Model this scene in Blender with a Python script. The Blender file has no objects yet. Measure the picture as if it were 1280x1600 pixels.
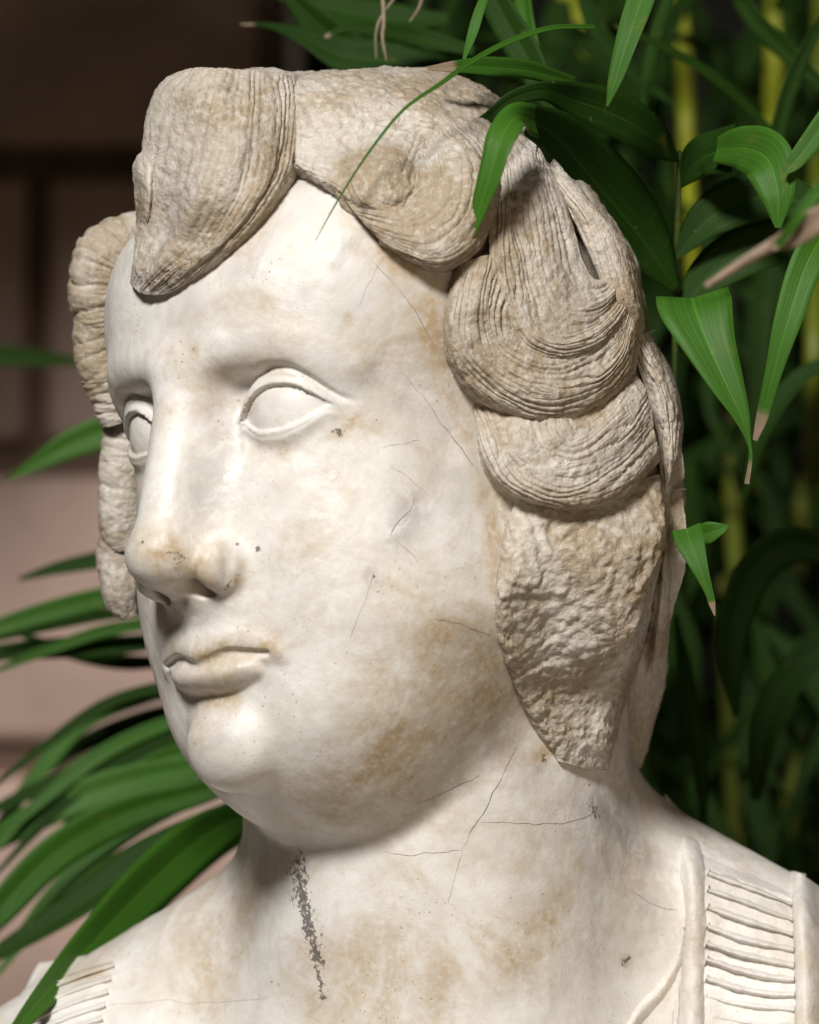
import bpy, math, random, time
import numpy as np
from mathutils import Matrix, Vector

T0 = time.time()
random.seed(7)
rng = np.random.default_rng(7)
S = bpy.context.scene
COL = S.collection
MM = 0.001

# ------------------------------------------------------------------ camera
# working unit: millimetres in the world frame (origin = middle of the head at eye level, z up)
AZ, EL, ROLL, DIST, PXMM = math.radians(45), math.radians(-5), math.radians(4.5), 1700.0, 4.7
_c = np.array([math.sin(AZ) * math.cos(EL), -math.cos(AZ) * math.cos(EL), math.sin(EL)])
CF = -_c
CR = np.cross(CF, [0, 0, 1.0]); CR /= np.linalg.norm(CR)
CU = np.cross(CR, CF)
# the head is inclined towards its right shoulder: head axes -> world axes
_rh = CR * math.cos(ROLL) - CU * math.sin(ROLL)
_uh = CU * math.cos(ROLL) + CR * math.sin(ROLL)
H2W = np.outer(CR, _rh) + np.outer(CU, _uh) + np.outer(CF, CF)
CAMP = _c * DIST + CR * (640 - 618) / PXMM + CU * (-(800 - 672) / PXMM)
FPX = PXMM * DIST
RH = np.array([math.cos(AZ), math.sin(AZ), 0.0])      # horizontal axes of the shoulders' frame
FH = np.array([-math.sin(AZ), math.cos(AZ), 0.0])

cam = bpy.data.cameras.new('camera')
cam_o = bpy.data.objects.new('camera', cam)
COL.objects.link(cam_o)
cam.sensor_fit = 'VERTICAL'
cam.sensor_height = 36.0
cam.lens = 36.0 * FPX / 1600.0
cam.clip_start = 0.05
cam.clip_end = 100
rot = Matrix(((CR[0], CU[0], -CF[0]), (CR[1], CU[1], -CF[1]), (CR[2], CU[2], -CF[2])))
cam_o.matrix_world = Matrix.Translation(Vector(CAMP * MM)) @ rot.to_4x4()
cam.dof.use_dof = True
cam.dof.focus_distance = (DIST - 50) * MM
cam.dof.aperture_fstop = 9.0
S.camera = cam_o

# ------------------------------------------------------------------ world, lamps, exposure
W = bpy.data.worlds.new('World'); S.world = W; W.use_nodes = True
bg = W.node_tree.nodes['Background']
bg.inputs[0].default_value = (1.0, 0.80, 0.58, 1); bg.inputs[1].default_value = 0.04

def area_lamp(name, loc, target, size, power, color):
    l = bpy.data.lights.new(name, 'AREA'); l.shape = 'DISK'; l.size = size; l.energy = power; l.color = color
    o = bpy.data.objects.new(name, l); COL.objects.link(o)
    o.location = loc
    d = Vector(target) - Vector(loc)
    o.rotation_euler = d.to_track_quat('-Z', 'Y').to_euler()
    return o
def camframe(r_, up, toward):      # metres: right, up, towards the camera
    return Vector(RH * r_ + np.array([0, 0, 1.0]) * up - FH * toward)
def spot_lamp(name, loc, target, radius, power, color, cone, blend):
    l = bpy.data.lights.new(name, 'SPOT'); l.shadow_soft_size = radius; l.energy = power; l.color = color
    l.spot_size = math.radians(cone); l.spot_blend = blend
    o = bpy.data.objects.new(name, l); COL.objects.link(o); o.location = loc
    o.rotation_euler = (Vector(target) - Vector(loc)).to_track_quat('-Z', 'Y').to_euler()
    return o
spot_lamp('key_lamp', camframe(-0.72, 1.66, 2.5), camframe(-.05, -.05, 0), 0.32, 500, (1.0, 0.965, 0.92), 34, .6)
area_lamp('fill_lamp', camframe(0.45, -0.30, 0.85), (0, 0, -0.08), 0.7, 1.7, (1.0, 0.80, 0.58))  # added fill without a visible source, lifts the dark undersides of the bust
S.view_settings.view_transform = 'Standard'
S.view_settings.look = 'None'
S.view_settings.exposure = 0.0
S.view_settings.gamma = 1.0
S.cycles.use_denoising = True

# ------------------------------------------------------------------ small maths
def proj(p):
    d = np.asarray(p, float) - CAMP
    z = d @ CF
    return 640 + FPX * (d @ CR) / z, 800 - FPX * (d @ CU) / z
def ray(px, py):
    d = CF + CR * (px - 640) / FPX - CU * (py - 800) / FPX
    return d / np.linalg.norm(d)
def to_w(p): return np.asarray(p, float) @ H2W.T
def to_h(p): return np.asarray(p, float) @ H2W

def _hash(ix, iy, iz, seed):
    n = (ix * 374761393 + iy * 668265263 + iz * 2147483647 + seed * 974711) & 0xFFFFFFFF
    n = ((n ^ (n >> 13)) * 1274126177) & 0xFFFFFFFF
    n = (n ^ (n >> 16)) & 0xFFFF
    return n.astype(np.float32) / 32767.5 - 1.0
def vnoise(p, scale, seed=0):
    q = np.asarray(p, np.float64) / scale
    i = np.floor(q).astype(np.int64); f = (q - i).astype(np.float32)
    f = f * f * f * (f * (f * 6 - 15) + 10)
    x, y, z = i[..., 0], i[..., 1], i[..., 2]
    fx, fy, fz = f[..., 0], f[..., 1], f[..., 2]
    def lerp(a, b, t): return a + (b - a) * t
    c = lambda dx, dy, dz: _hash(x + dx, y + dy, z + dz, seed)
    return lerp(lerp(lerp(c(0,0,0), c(1,0,0), fx), lerp(c(0,1,0), c(1,1,0), fx), fy),
                lerp(lerp(c(0,0,1), c(1,0,1), fx), lerp(c(0,1,1), c(1,1,1), fx), fy), fz)
def fbm(p, scale, octaves=4, seed=0, gain=0.5):
    out = 0; a = 1.0; t = 0
    for k in range(octaves):
        out = out + a * vnoise(p, scale, seed + k * 17); t += a; a *= gain; scale = scale * 0.5
    return out / t
def sst(a, b, x):
    t = np.clip((x - a) / (b - a), 0, 1); return t * t * (3 - 2 * t)
def smin(a, b, k):
    h = np.maximum(k - np.abs(a - b), 0) / k
    return np.minimum(a, b) - h * h * k * 0.25
def smax(a, b, k): return -smin(-a, -b, k)
def pchip(x, xs, ys):
    xs = np.asarray(xs, float); ys = np.asarray(ys, float)
    h = np.diff(xs); dl = np.diff(ys) / h
    m = np.zeros_like(ys)
    for i in range(1, len(xs) - 1):
        if dl[i-1] * dl[i] > 0:
            w1, w2 = 2*h[i] + h[i-1], h[i] + 2*h[i-1]
            m[i] = (w1 + w2) / (w1 / dl[i-1] + w2 / dl[i])
    m[0], m[-1] = dl[0], dl[-1]
    x = np.clip(x, xs[0], xs[-1])
    i = np.clip(np.searchsorted(xs, x) - 1, 0, len(xs) - 2)
    t = (x - xs[i]) / h[i]
    return ((2*t**3 - 3*t**2 + 1) * ys[i] + (t**3 - 2*t**2 + t) * h[i] * m[i]
            + (-2*t**3 + 3*t**2) * ys[i+1] + (t**3 - t**2) * h[i] * m[i+1])
def ell(p, c, r):
    q = p - np.array(c); r = np.array(r, float)
    k0 = np.sqrt(((q / r) ** 2).sum(-1)); k1 = np.sqrt(((q / r**2) ** 2).sum(-1))
    return k0 * (k0 - 1) / np.maximum(k1, 1e-6)
def cap(p, a, b, ra, rb):
    a = np.array(a, float); b = np.array(b, float); ba = b - a
    t = np.clip(((p - a) @ ba) / (ba @ ba), 0, 1)
    q = p - a - t[..., None] * ba
    return np.sqrt((q * q).sum(-1)) - (ra + (rb - ra) * t)
def chain(p, pts, k=2.0):
    d = None
    for (a, ra), (b, rb) in zip(pts[:-1], pts[1:]):
        e = cap(p, a, b, ra, rb)
        d = e if d is None else smin(d, e, k)
    return d
def polyline_dist(p, pts):
    d = None
    for a, b in zip(pts[:-1], pts[1:]):
        e = cap(p, a, b, 0, 0); d = e if d is None else np.minimum(d, e)
    return d
def catmull(pts, n):
    P = np.asarray(pts, float)
    P = np.vstack([2*P[0] - P[1], P, 2*P[-1] - P[-2]])
    m = len(P) - 3
    u = np.linspace(0, m, n); i = np.minimum(u.astype(int), m - 1); t = (u - i)[:, None]
    a, b, c, d = P[i], P[i+1], P[i+2], P[i+3]
    return 0.5 * (2*b + (c - a)*t + (2*a - 5*b + 4*c - d)*t**2 + (3*b - a - 3*c + d)*t**3)

# ------------------------------------------------------------------ implicit surfaces -> mesh
from concurrent.futures import ThreadPoolExecutor
POOL = ThreadPoolExecutor(4)
def par(fn):
    def run(p):
        p = np.asarray(p)
        if len(p) < 8000: return fn(p)
        return np.concatenate(list(POOL.map(fn, [p[i:i + 12000] for i in range(0, len(p), 12000)])))
    return run
def surface_nets(fn, lo, hi, h):
    lo = np.array(lo, float); n = np.ceil((np.array(hi) - lo) / h / 4).astype(int) * 4
    nc = n // 4
    ax = [lo[i] + np.arange(nc[i] + 1) * h * 4 for i in range(3)]
    G = np.stack(np.meshgrid(*ax, indexing='ij'), -1)
    C = fn(G.reshape(-1, 3)).reshape(nc + 1)
    s = C < 0
    act = np.zeros(nc, bool)
    mn = np.full(nc, 1e9); mx = np.full(nc, -1e9)
    for dx in (0, 1):
        for dy in (0, 1):
            for dz in (0, 1):
                v = C[dx:dx+nc[0], dy:dy+nc[1], dz:dz+nc[2]]
                mn = np.minimum(mn, v); mx = np.maximum(mx, v)
    act = (mn < h * 5) & (mx > -h * 5)
    F = np.repeat(np.repeat(np.repeat(np.where(s[:-1, :-1, :-1], -1.0, 1.0), 4, 0), 4, 1), 4, 2).astype(np.float32)
    F = np.pad(F, ((0, 1), (0, 1), (0, 1)), mode='edge')
    M = np.repeat(np.repeat(np.repeat(act, 4, 0), 4, 1), 4, 2)
    Mp = np.zeros(F.shape, bool)
    for dx in (0, 1):
        for dy in (0, 1):
            for dz in (0, 1):
                Mp[dx:dx+n[0], dy:dy+n[1], dz:dz+n[2]] |= M
    idx = np.argwhere(Mp)
    F[Mp] = fn(lo + idx * h)
    s = F < 0
    cnt = np.zeros(n, np.int8)
    for dx in (0, 1):
        for dy in (0, 1):
            for dz in (0, 1):
                cnt += s[dx:dx+n[0], dy:dy+n[1], dz:dz+n[2]]
    cells = np.argwhere((cnt > 0) & (cnt < 8))
    vid = np.full(n, -1, np.int64); vid[tuple(cells.T)] = np.arange(len(cells))
    acc = np.zeros((len(cells), 3)); w = np.zeros(len(cells))
    corners = [np.array((a, b, c)) for a in (0, 1) for b in (0, 1) for c in (0, 1)]
    for a in corners:
        for axis in range(3):
            if a[axis] == 0:
                b = a.copy(); b[axis] = 1
                fa = F[tuple((cells + a).T)]; fb = F[tuple((cells + b).T)]
                m = (fa < 0) != (fb < 0)
                t = np.where(m, fa / np.where(m, fa - fb, 1), 0)
                pt = a + t[:, None] * (b - a)
                acc += pt * m[:, None]; w += m
    V = lo + (cells + acc / w[:, None]) * h
    quads = []
    for axis in range(3):
        o1, o2 = [(1, 2), (2, 0), (0, 1)][axis]
        sl0 = [slice(1, n[i]) for i in range(3)]; sl0[axis] = slice(0, n[axis])
        sl1 = list(sl0); sl1[axis] = slice(1, n[axis] + 1)
        A = s[tuple(sl0)]; B = s[tuple(sl1)]
        e = np.argwhere(A != B); off = np.ones(3, int); off[axis] = 0
        e = e + off
        inside_first = s[tuple(e.T)]
        d1 = np.zeros(3, int); d1[o1] = 1; d2 = np.zeros(3, int); d2[o2] = 1
        q = np.stack([vid[tuple((e - d1 - d2).T)], vid[tuple((e - d2).T)], vid[tuple(e.T)], vid[tuple((e - d1).T)]], 1)
        q[~inside_first] = q[~inside_first][:, ::-1]
        quads.append(q)
    Q = np.vstack(quads)
    Q = Q[(Q >= 0).all(1)]
    return V, Q
TET = np.array([(1, -1, -1), (-1, -1, 1), (-1, 1, -1), (1, 1, 1)], float)
def grad(fn, V, e=0.25):
    g = 0
    for t in TET: g = g + t * fn(V + t * e)[:, None]
    return g / (4 * e)
def project(fn, V, it=2, e=0.25, lim=1.5):
    for _ in range(it):
        f = fn(V); g = grad(fn, V, e)
        st = f[:, None] * g / np.maximum((g * g).sum(1), 0.05)[:, None]
        ln = np.linalg.norm(st, axis=1, keepdims=True)
        V = V - st * np.minimum(1, lim / np.maximum(ln, 1e-9))
    return V
def subdivide(V, Q):
    n = len(V)
    E = np.stack([Q, np.roll(Q, -1, 1)], -1).reshape(-1, 2); E.sort(1)
    key = E[:, 0] * n + E[:, 1]
    uk, inv = np.unique(key, return_inverse=True)
    mid = (V[uk // n] + V[uk % n]) / 2
    cen = V[Q].mean(1)
    em = inv.reshape(-1, 4) + n
    ce = np.arange(len(Q)) + n + len(uk)
    NV = np.vstack([V, mid, cen])
    NQ = np.concatenate([np.stack([Q[:, k], em[:, k], ce, em[:, (k + 3) % 4]], 1) for k in range(4)])
    return NV, NQ

def mesh_obj(name, V, Q, mat=None, parent=None, smooth=True, attrs=None):
    """V in millimetres, world frame"""
    me = bpy.data.meshes.new(name)
    V = np.asarray(V, np.float32) * MM
    me.vertices.add(len(V)); me.vertices.foreach_set('co', V.ravel())
    if isinstance(Q, np.ndarray):
        k = Q.shape[1]
        me.loops.add(Q.size); me.loops.foreach_set('vertex_index', Q.ravel().astype(np.int32))
        me.polygons.add(len(Q)); me.polygons.foreach_set('loop_start', np.arange(0, Q.size, k, dtype=np.int32))
        me.polygons.foreach_set('loop_total', np.full(len(Q), k, np.int32))
    me.update(calc_edges=True)
    me.validate()
    if smooth: me.shade_smooth()
    for an, av in (attrs or {}).items():
        at = me.attributes.new(an, 'FLOAT', 'POINT'); at.data.foreach_set('value', np.asarray(av, np.float32))
    if mat: me.materials.append(mat)
    o = bpy.data.objects.new(name, me); COL.objects.link(o)
    if parent: o.parent = parent; o.matrix_parent_inverse = parent.matrix_world.inverted()
    return o
def tag(o, label=None, cat=None, group=None, kind=None):
    if label: o['label'] = label
    if cat: o['category'] = cat
    if group: o['group'] = group
    if kind: o['kind'] = kind
    return o

#@@MATERIALS
# ------------------------------------------------------------------ materials
class NT:
    def __init__(self, name):
        self.m = bpy.data.materials.new(name); self.m.use_nodes = True
        self.t = self.m.node_tree; self.b = self.t.nodes['Principled BSDF']; self.out = self.t.nodes['Material Output']
    def n(self, kind, **kw):
        nd = self.t.nodes.new(kind)
        for k, v in kw.items():
            if k in ('operation', 'blend_type', 'data_type', 'attribute_name', 'noise_dimensions', 'feature'): setattr(nd, k, v)
            else: self.set(nd.inputs[k.replace('_', ' ')] if isinstance(k, str) else nd.inputs[k], v)
        return nd
    def set(self, sock, v):
        if isinstance(v, bpy.types.NodeSocket): self.t.links.new(v, sock)
        else: sock.default_value = v
    def coord(self): return self.n('ShaderNodeTexCoord').outputs['Object']
    def noise(self, scale, detail=4, rough=.55, vec=None, dist=0.0):
        nd = self.n('ShaderNodeTexNoise', Scale=scale, Detail=detail, Roughness=rough, Distortion=dist)
        self.set(nd.inputs['Vector'], vec if vec is not None else self.coord())
        return nd.outputs['Fac']
    def ramp(self, fac, a, b, lo=0.0, hi=1.0):
        nd = self.t.nodes.new('ShaderNodeMapRange'); nd.interpolation_type = 'SMOOTHSTEP'
        self.set(nd.inputs['Value'], fac); self.set(nd.inputs['From Min'], a); self.set(nd.inputs['From Max'], b)
        self.set(nd.inputs['To Min'], lo); self.set(nd.inputs['To Max'], hi)
        return nd.outputs['Result']
    def math(self, op, a, b=0.0, clamp=False):
        nd = self.t.nodes.new('ShaderNodeMath'); nd.operation = op; nd.use_clamp = clamp
        self.set(nd.inputs[0], a); self.set(nd.inputs[1], b); return nd.outputs[0]
    def mix(self, fac, a, b, blend='MIX'):
        nd = self.t.nodes.new('ShaderNodeMix'); nd.data_type = 'RGBA'; nd.blend_type = blend
        self.set(nd.inputs[0], fac)
        for sock, v in ((nd.inputs[6], a), (nd.inputs[7], b)):
            self.set(sock, v if isinstance(v, bpy.types.NodeSocket) else (*v, 1))
        return nd.outputs[2]
    def attr(self, name):
        return self.n('ShaderNodeAttribute', attribute_name=name).outputs['Fac']
    def bump(self, h, strength, dist):
        nd = self.n('ShaderNodeBump', Strength=strength, Distance=dist, Height=h)
        return nd.outputs['Normal']

def marble(name, patina, tan=(.46, .35, .22), rough_bump=0.35, speck=0.5):
    """white marble; patina = how far the weathered tan skin covers it"""
    k = NT(name)
    co = k.coord()
    big = k.noise(14, 5, .6, co, 0.6); mid = k.noise(60, 5, .6, co, 0.4); fine = k.noise(420, 2, .6, co)
    c = k.mix(k.ramp(mid, .35, .7), (.78, .765, .735), (.68, .65, .60))
    c = k.mix(k.ramp(k.noise(230, 5, .7, co, .5), .45, .72, 0, .55), c, (.66, .60, .50))
    vn = k.math('ABSOLUTE', k.math('SUBTRACT', k.noise(55, 6, .62, co, 1.6), .5))
    c = k.mix(k.math('MULTIPLY', k.ramp(vn, 0, .010, 1, 0), k.ramp(k.noise(26, 3, .6, co), .48, .68, 0, .42)), c, (.36, .27, .18))
    c = k.mix(k.ramp(big, .48, .70, 0, .6), c, (.58, .565, .55))
    gv = k.math('ABSOLUTE', k.math('SUBTRACT', k.noise(17, 7, .6, co, .7), .5))
    c = k.mix(k.math('MULTIPLY', k.ramp(gv, 0, .035, 1, 0), k.ramp(k.noise(11, 3, .6, co), .45, .65, 0, .38)), c, (.46, .45, .44))                     # grey cloud in the stone
    pat = k.math('ADD', k.ramp(k.noise(22, 6, .65, co, 1.0), .35, .75, -.25, .55), patina)
    pat = k.math('ADD', pat, k.math('MULTIPLY', k.attr('stain'), k.ramp(k.noise(90, 5, .65, co, .5), .25, .65, .35, 1.25)))
    pat = k.math('MULTIPLY', pat, k.ramp(fine, .25, .6, .6, 1.1), True)
    c = k.mix(pat, c, tan)
    sp = k.math('MULTIPLY', k.ramp(k.noise(950, 2, .5, co), .66, .74), k.ramp(k.noise(45, 3, .5, co), .45, .65, 0.05, speck))
    c = k.mix(sp, c, (.20, .14, .08))
    gr = k.math('MULTIPLY', k.attr('grey'), k.ramp(k.noise(120, 5, .7, co, .8), .35, .6, .15, .8), True)
    c = k.mix(gr, c, (.34, .32, .31))
    gm = k.math('ADD', k.attr('grime'), k.ramp(k.noise(700, 3, .7, co), .3, .7, -.5, .45))
    c = k.mix(k.ramp(gm, .40, .70, 0, .82), c, (.07, .06, .055))
    k.set(k.b.inputs['Base Color'], c)
    k.set(k.b.inputs['Roughness'], k.ramp(k.noise(80, 4, .6, co), .3, .7, .34, .56))
    k.b.inputs['Specular IOR Level'].default_value = .42
    h = k.math('ADD', k.math('MULTIPLY', k.noise(900, 3, .7, co), .7), k.noise(240, 3, .6, co))
    k.set(k.b.inputs['Normal'], k.bump(h, rough_bump, .0007))
    return k.m
MARBLE = marble('polished_marble', .04, rough_bump=.23, speck=.9)
HAIR_M = marble('weathered_marble', .68, tan=(.37, .295, .205), rough_bump=1.0, speck=.3)
TUNIC_M = marble('carved_marble', .12, rough_bump=.55)
def plain(name, col, rough=.8, var=.3, scale=60):
    k = NT(name); co = k.coord()
    dark = tuple(v * (1 - var) for v in col)
    k.set(k.b.inputs['Base Color'], k.mix(k.ramp(k.noise(scale, 5, .6, co), .3, .7), dark, col))
    k.b.inputs['Roughness'].default_value = rough
    k.set(k.b.inputs['Normal'], k.bump(k.noise(scale * 5, 4, .6, co), .4, .002))
    return k.m
CRACK_M = plain('crack_dirt', (.20, .155, .11), .9, .6, 300)
WALL_M = plain('pink_stone', (.58, .41, .34), .85, .25, 12)
MORTAR_M = plain('mortar', (.16, .10, .07), .9, .3, 30)
DARK_M = plain('painted_shade', (.008, .008, .004), .9, .4, 9)  # near black: deep shade put into the backdrop's colour
def leaf_mat(name, col, col2, gloss=.38, trans=.25):
    k = NT(name)
    ac = k.attr('across'); al = k.attr('along'); co = k.coord()
    st = k.n('ShaderNodeTexNoise', Scale=1.0, Detail=3.0, Roughness=.6)
    cv = k.n('ShaderNodeCombineXYZ'); k.set(cv.inputs[0], k.math('MULTIPLY', ac, 9.0)); k.set(cv.inputs[1], k.math('MULTIPLY', al, .8))
    k.set(st.inputs['Vector'], cv.outputs[0])
    oi = k.n('ShaderNodeObjectInfo').outputs['Random']
    base = k.mix(k.math('ADD', k.math('MULTIPLY', oi, .6), k.ramp(k.noise(18, 4, .6, co), .3, .7, 0, .5), True), col, col2)
    c = k.mix(k.ramp(st.outputs['Fac'], .35, .65, 0, .35), base, tuple(v * 1.6 for v in col2))
    c = k.mix(k.ramp(k.noise(70, 5, .7, co, .6), .60, .74, 0, .55), c, (.16, .17, .03))
    c = k.mix(k.ramp(k.noise(300, 3, .6, co), .68, .76, 0, .5), c, (.20, .15, .08))
    rib = k.ramp(k.math('ABSOLUTE', ac), 0.0, .07, .5, 0)
    c = k.mix(rib, c, tuple(v * 2.2 for v in col2))
    c = k.mix(k.math('MULTIPLY', k.attr('dry'), k.ramp(k.noise(120, 4, .6, co), .3, .6, .7, 1.0), True), c, (.33, .24, .17))
    k.set(k.b.inputs['Base Color'], c); k.b.inputs['Roughness'].default_value = gloss; k.b.inputs['Specular IOR Level'].default_value = .10 if gloss > .52 else .25
    k.set(k.b.inputs['Normal'], k.bump(st.outputs['Fac'], .35, .0012))
    tr = k.n('ShaderNodeBsdfTranslucent'); k.set(tr.inputs['Color'], k.mix(.4, c, (.25, .42, .03)))
    mx = k.n('ShaderNodeMixShader'); mx.inputs[0].default_value = trans
    k.t.links.new(k.b.outputs[0], mx.inputs[1]); k.t.links.new(tr.outputs[0], mx.inputs[2])
    k.t.links.new(mx.outputs[0], k.out.inputs['Surface'])
    return k.m
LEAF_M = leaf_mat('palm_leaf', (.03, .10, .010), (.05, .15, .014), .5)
LEAF_DK = leaf_mat('dark_palm_leaf', (.010, .032, .004), (.018, .048, .006), .55, .12)  # dark green blades, colour lowered further in place of shade
SHADE_M = leaf_mat('shaded_palm_leaf', (.009, .024, .003), (.015, .038, .005), .6, .1)  # the thicket's shade is put into this leaf colour
CANE_M = plain('palm_cane', (.13, .16, .010), .5, .2, 8)  # darker copy of the cane green, shade put into its colour
CANE_BR = plain('lit_palm_cane', (.36, .40, .02), .5, .2, 8)  # brighter copy for the upper canes, light put into the colour
TWIG_M = plain('dry_stalk', (.34, .25, .18), .7, .3, 60)
#@@END

# ------------------------------------------------------------------ the head (head frame, mm: x = its left, -y = forward, z = up)
EZ = np.array([-139, -131, -122, -112, -106, -96, -81, -65, -50, -35, -15, 0, 15, 30, 45, 60, 75, 90])
EF = np.array([ -42,  -58,  -71,  -81, -85, -88.5, -88.5, -90, -92.5, -93, -92, -93, -97, -97.5, -95.5, -92, -87, -80])
EW = np.array([  14,   28,   39,   46.5,  51,  57,  64,  71,  71,  69,  68,  67,  70,  75,  77,  77,  75,  70])
EC = np.array([ -32,  -32,  -31,  -31,  -30, -28, -25, -22, -20, -19, -17, -15, -14, -12, -10,  -8,  -5,   0])
EYE_C = np.array([28.0, -68.0, 1.0]); EYE_R = 19.0
_n = np.array([0.40, -0.9165, 0]); _l = np.array([0.9165, 0.40, 0])
UP_S = [-18, -15.6, -13, -8, -2, 4, 10, 14.5, 18]
UP_T = [-3.0, -1.2, 2.6, 6.2, 7.6, 6.8, 3.6, 0.2, -1.6]
LO_T = [-3.0, -2.2, -4.6, -6.6, -6.8, -5.6, -2.9, -0.6, -1.6]
def _table(xs, ys, sig=5.0):
    g = np.arange(xs[0] - 30, xs[-1] + 30.1, 0.5)
    v = pchip(g, xs, ys)
    k = np.exp(-0.5 * (np.arange(-40, 41) * 0.5 / sig) ** 2); k /= k.sum()
    return g, np.convolve(np.pad(v, 40, mode='edge'), k, mode='valid')
TF, TW, TC = _table(EZ, EF), _table(EZ, EW), _table(EZ, EC)
SU, SL = _table(UP_S, UP_T, 1.0), _table(UP_S, LO_T, 1.0)
def tab(T, x): return np.interp(x, T[0], T[1])
def spline_chain(pts, n):
    a = catmull([list(c) + [r] for c, r in pts], n)
    return [(v[:3], v[3]) for v in a]
UPPER_LIP = spline_chain([((-6, -92.6, -71.8), 3.4), ((0, -94.0, -73), 4.0), ((5, -92.8, -71.6), 3.6), ((12, -90.4, -70.2), 3.4), ((19.5, -87.8, -72.4), 2.6), ((26, -85.4, -75.0), 1.0)], 16)[2:]
LOWER_LIP = spline_chain([((-8, -91.4, -81), 5.6), ((0, -92.2, -81.2), 5.7), ((7, -91.6, -81), 5.6), ((12.5, -90, -80.6), 5.2), ((16.8, -88, -80), 4.2)], 14)[3:]
MOUTH_CUT = spline_chain([((-5, -96.9, -76.4), 1.6), ((0, -97.9, -77.4), 1.6), ((5, -96.9, -76.2), 1.6), ((11.5, -94.6, -74.3), 1.5), ((17.5, -92.0, -74.8), 1.4), ((24, -88.8, -75.6), .9)], 14)[2:]
CHIN_CUT = spline_chain([((-11, -97.4, -89.4), 4), ((0, -98.8, -90.2), 4.6), ((11, -97.4, -89.4), 4), ((19, -93.5, -86.6), 3)], 9)[2:]
BROW = spline_chain([((7, -92, 19), 4.5), ((20, -90, 21), 5), ((36, -83, 21), 5), ((50, -69, 15), 4.5)], 7)
ALA_CUT = spline_chain([((13, -107.5, -36), .3), ((16, -104.5, -35.4), 1.0), ((21, -100, -36.4), 1.7), ((24.8, -97, -42), 2.0), ((25.2, -96, -48), 1.8)], 8)
def minchain(p, pts):
    d = None
    for (a, ra), (b, rb) in zip(pts[:-1], pts[1:]):
        e = cap(p, a, b, ra, rb); d = e if d is None else np.minimum(d, e)
    return d
def sdf_head(p):
    q = p.copy(); q[..., 0] = np.abs(p[..., 0])
    x, y, z = q[..., 0], q[..., 1], q[..., 2]
    yf = tab(TF, z); w = tab(TW, z); yc = tab(TC, z)
    yy = y - yc
    b = np.where(yy < 0, yc - yf, 62.0)
    n = 2.25
    s = ((x / w) ** n + (np.abs(yy) / b) ** n) ** (1 / n)
    rho = np.sqrt(x * x + yy * yy)
    d = np.where(s > 0.2, rho * (1 - 1 / np.maximum(s, .2)), -25.0)
    d = smax(d, -(z + 136), 10)                                  # below the chin
    d = smax(d, z - 72, 25)
    d = smin(d, ell(q, (0, 2, 36), (72, 84, 66)), 25)            # cranium
    m = (y < -55) & (z < 45) & (z > -125) & (x < 62)
    if m.any(): d[m] = sdf_features(q[m], d[m])
    return d
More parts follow.
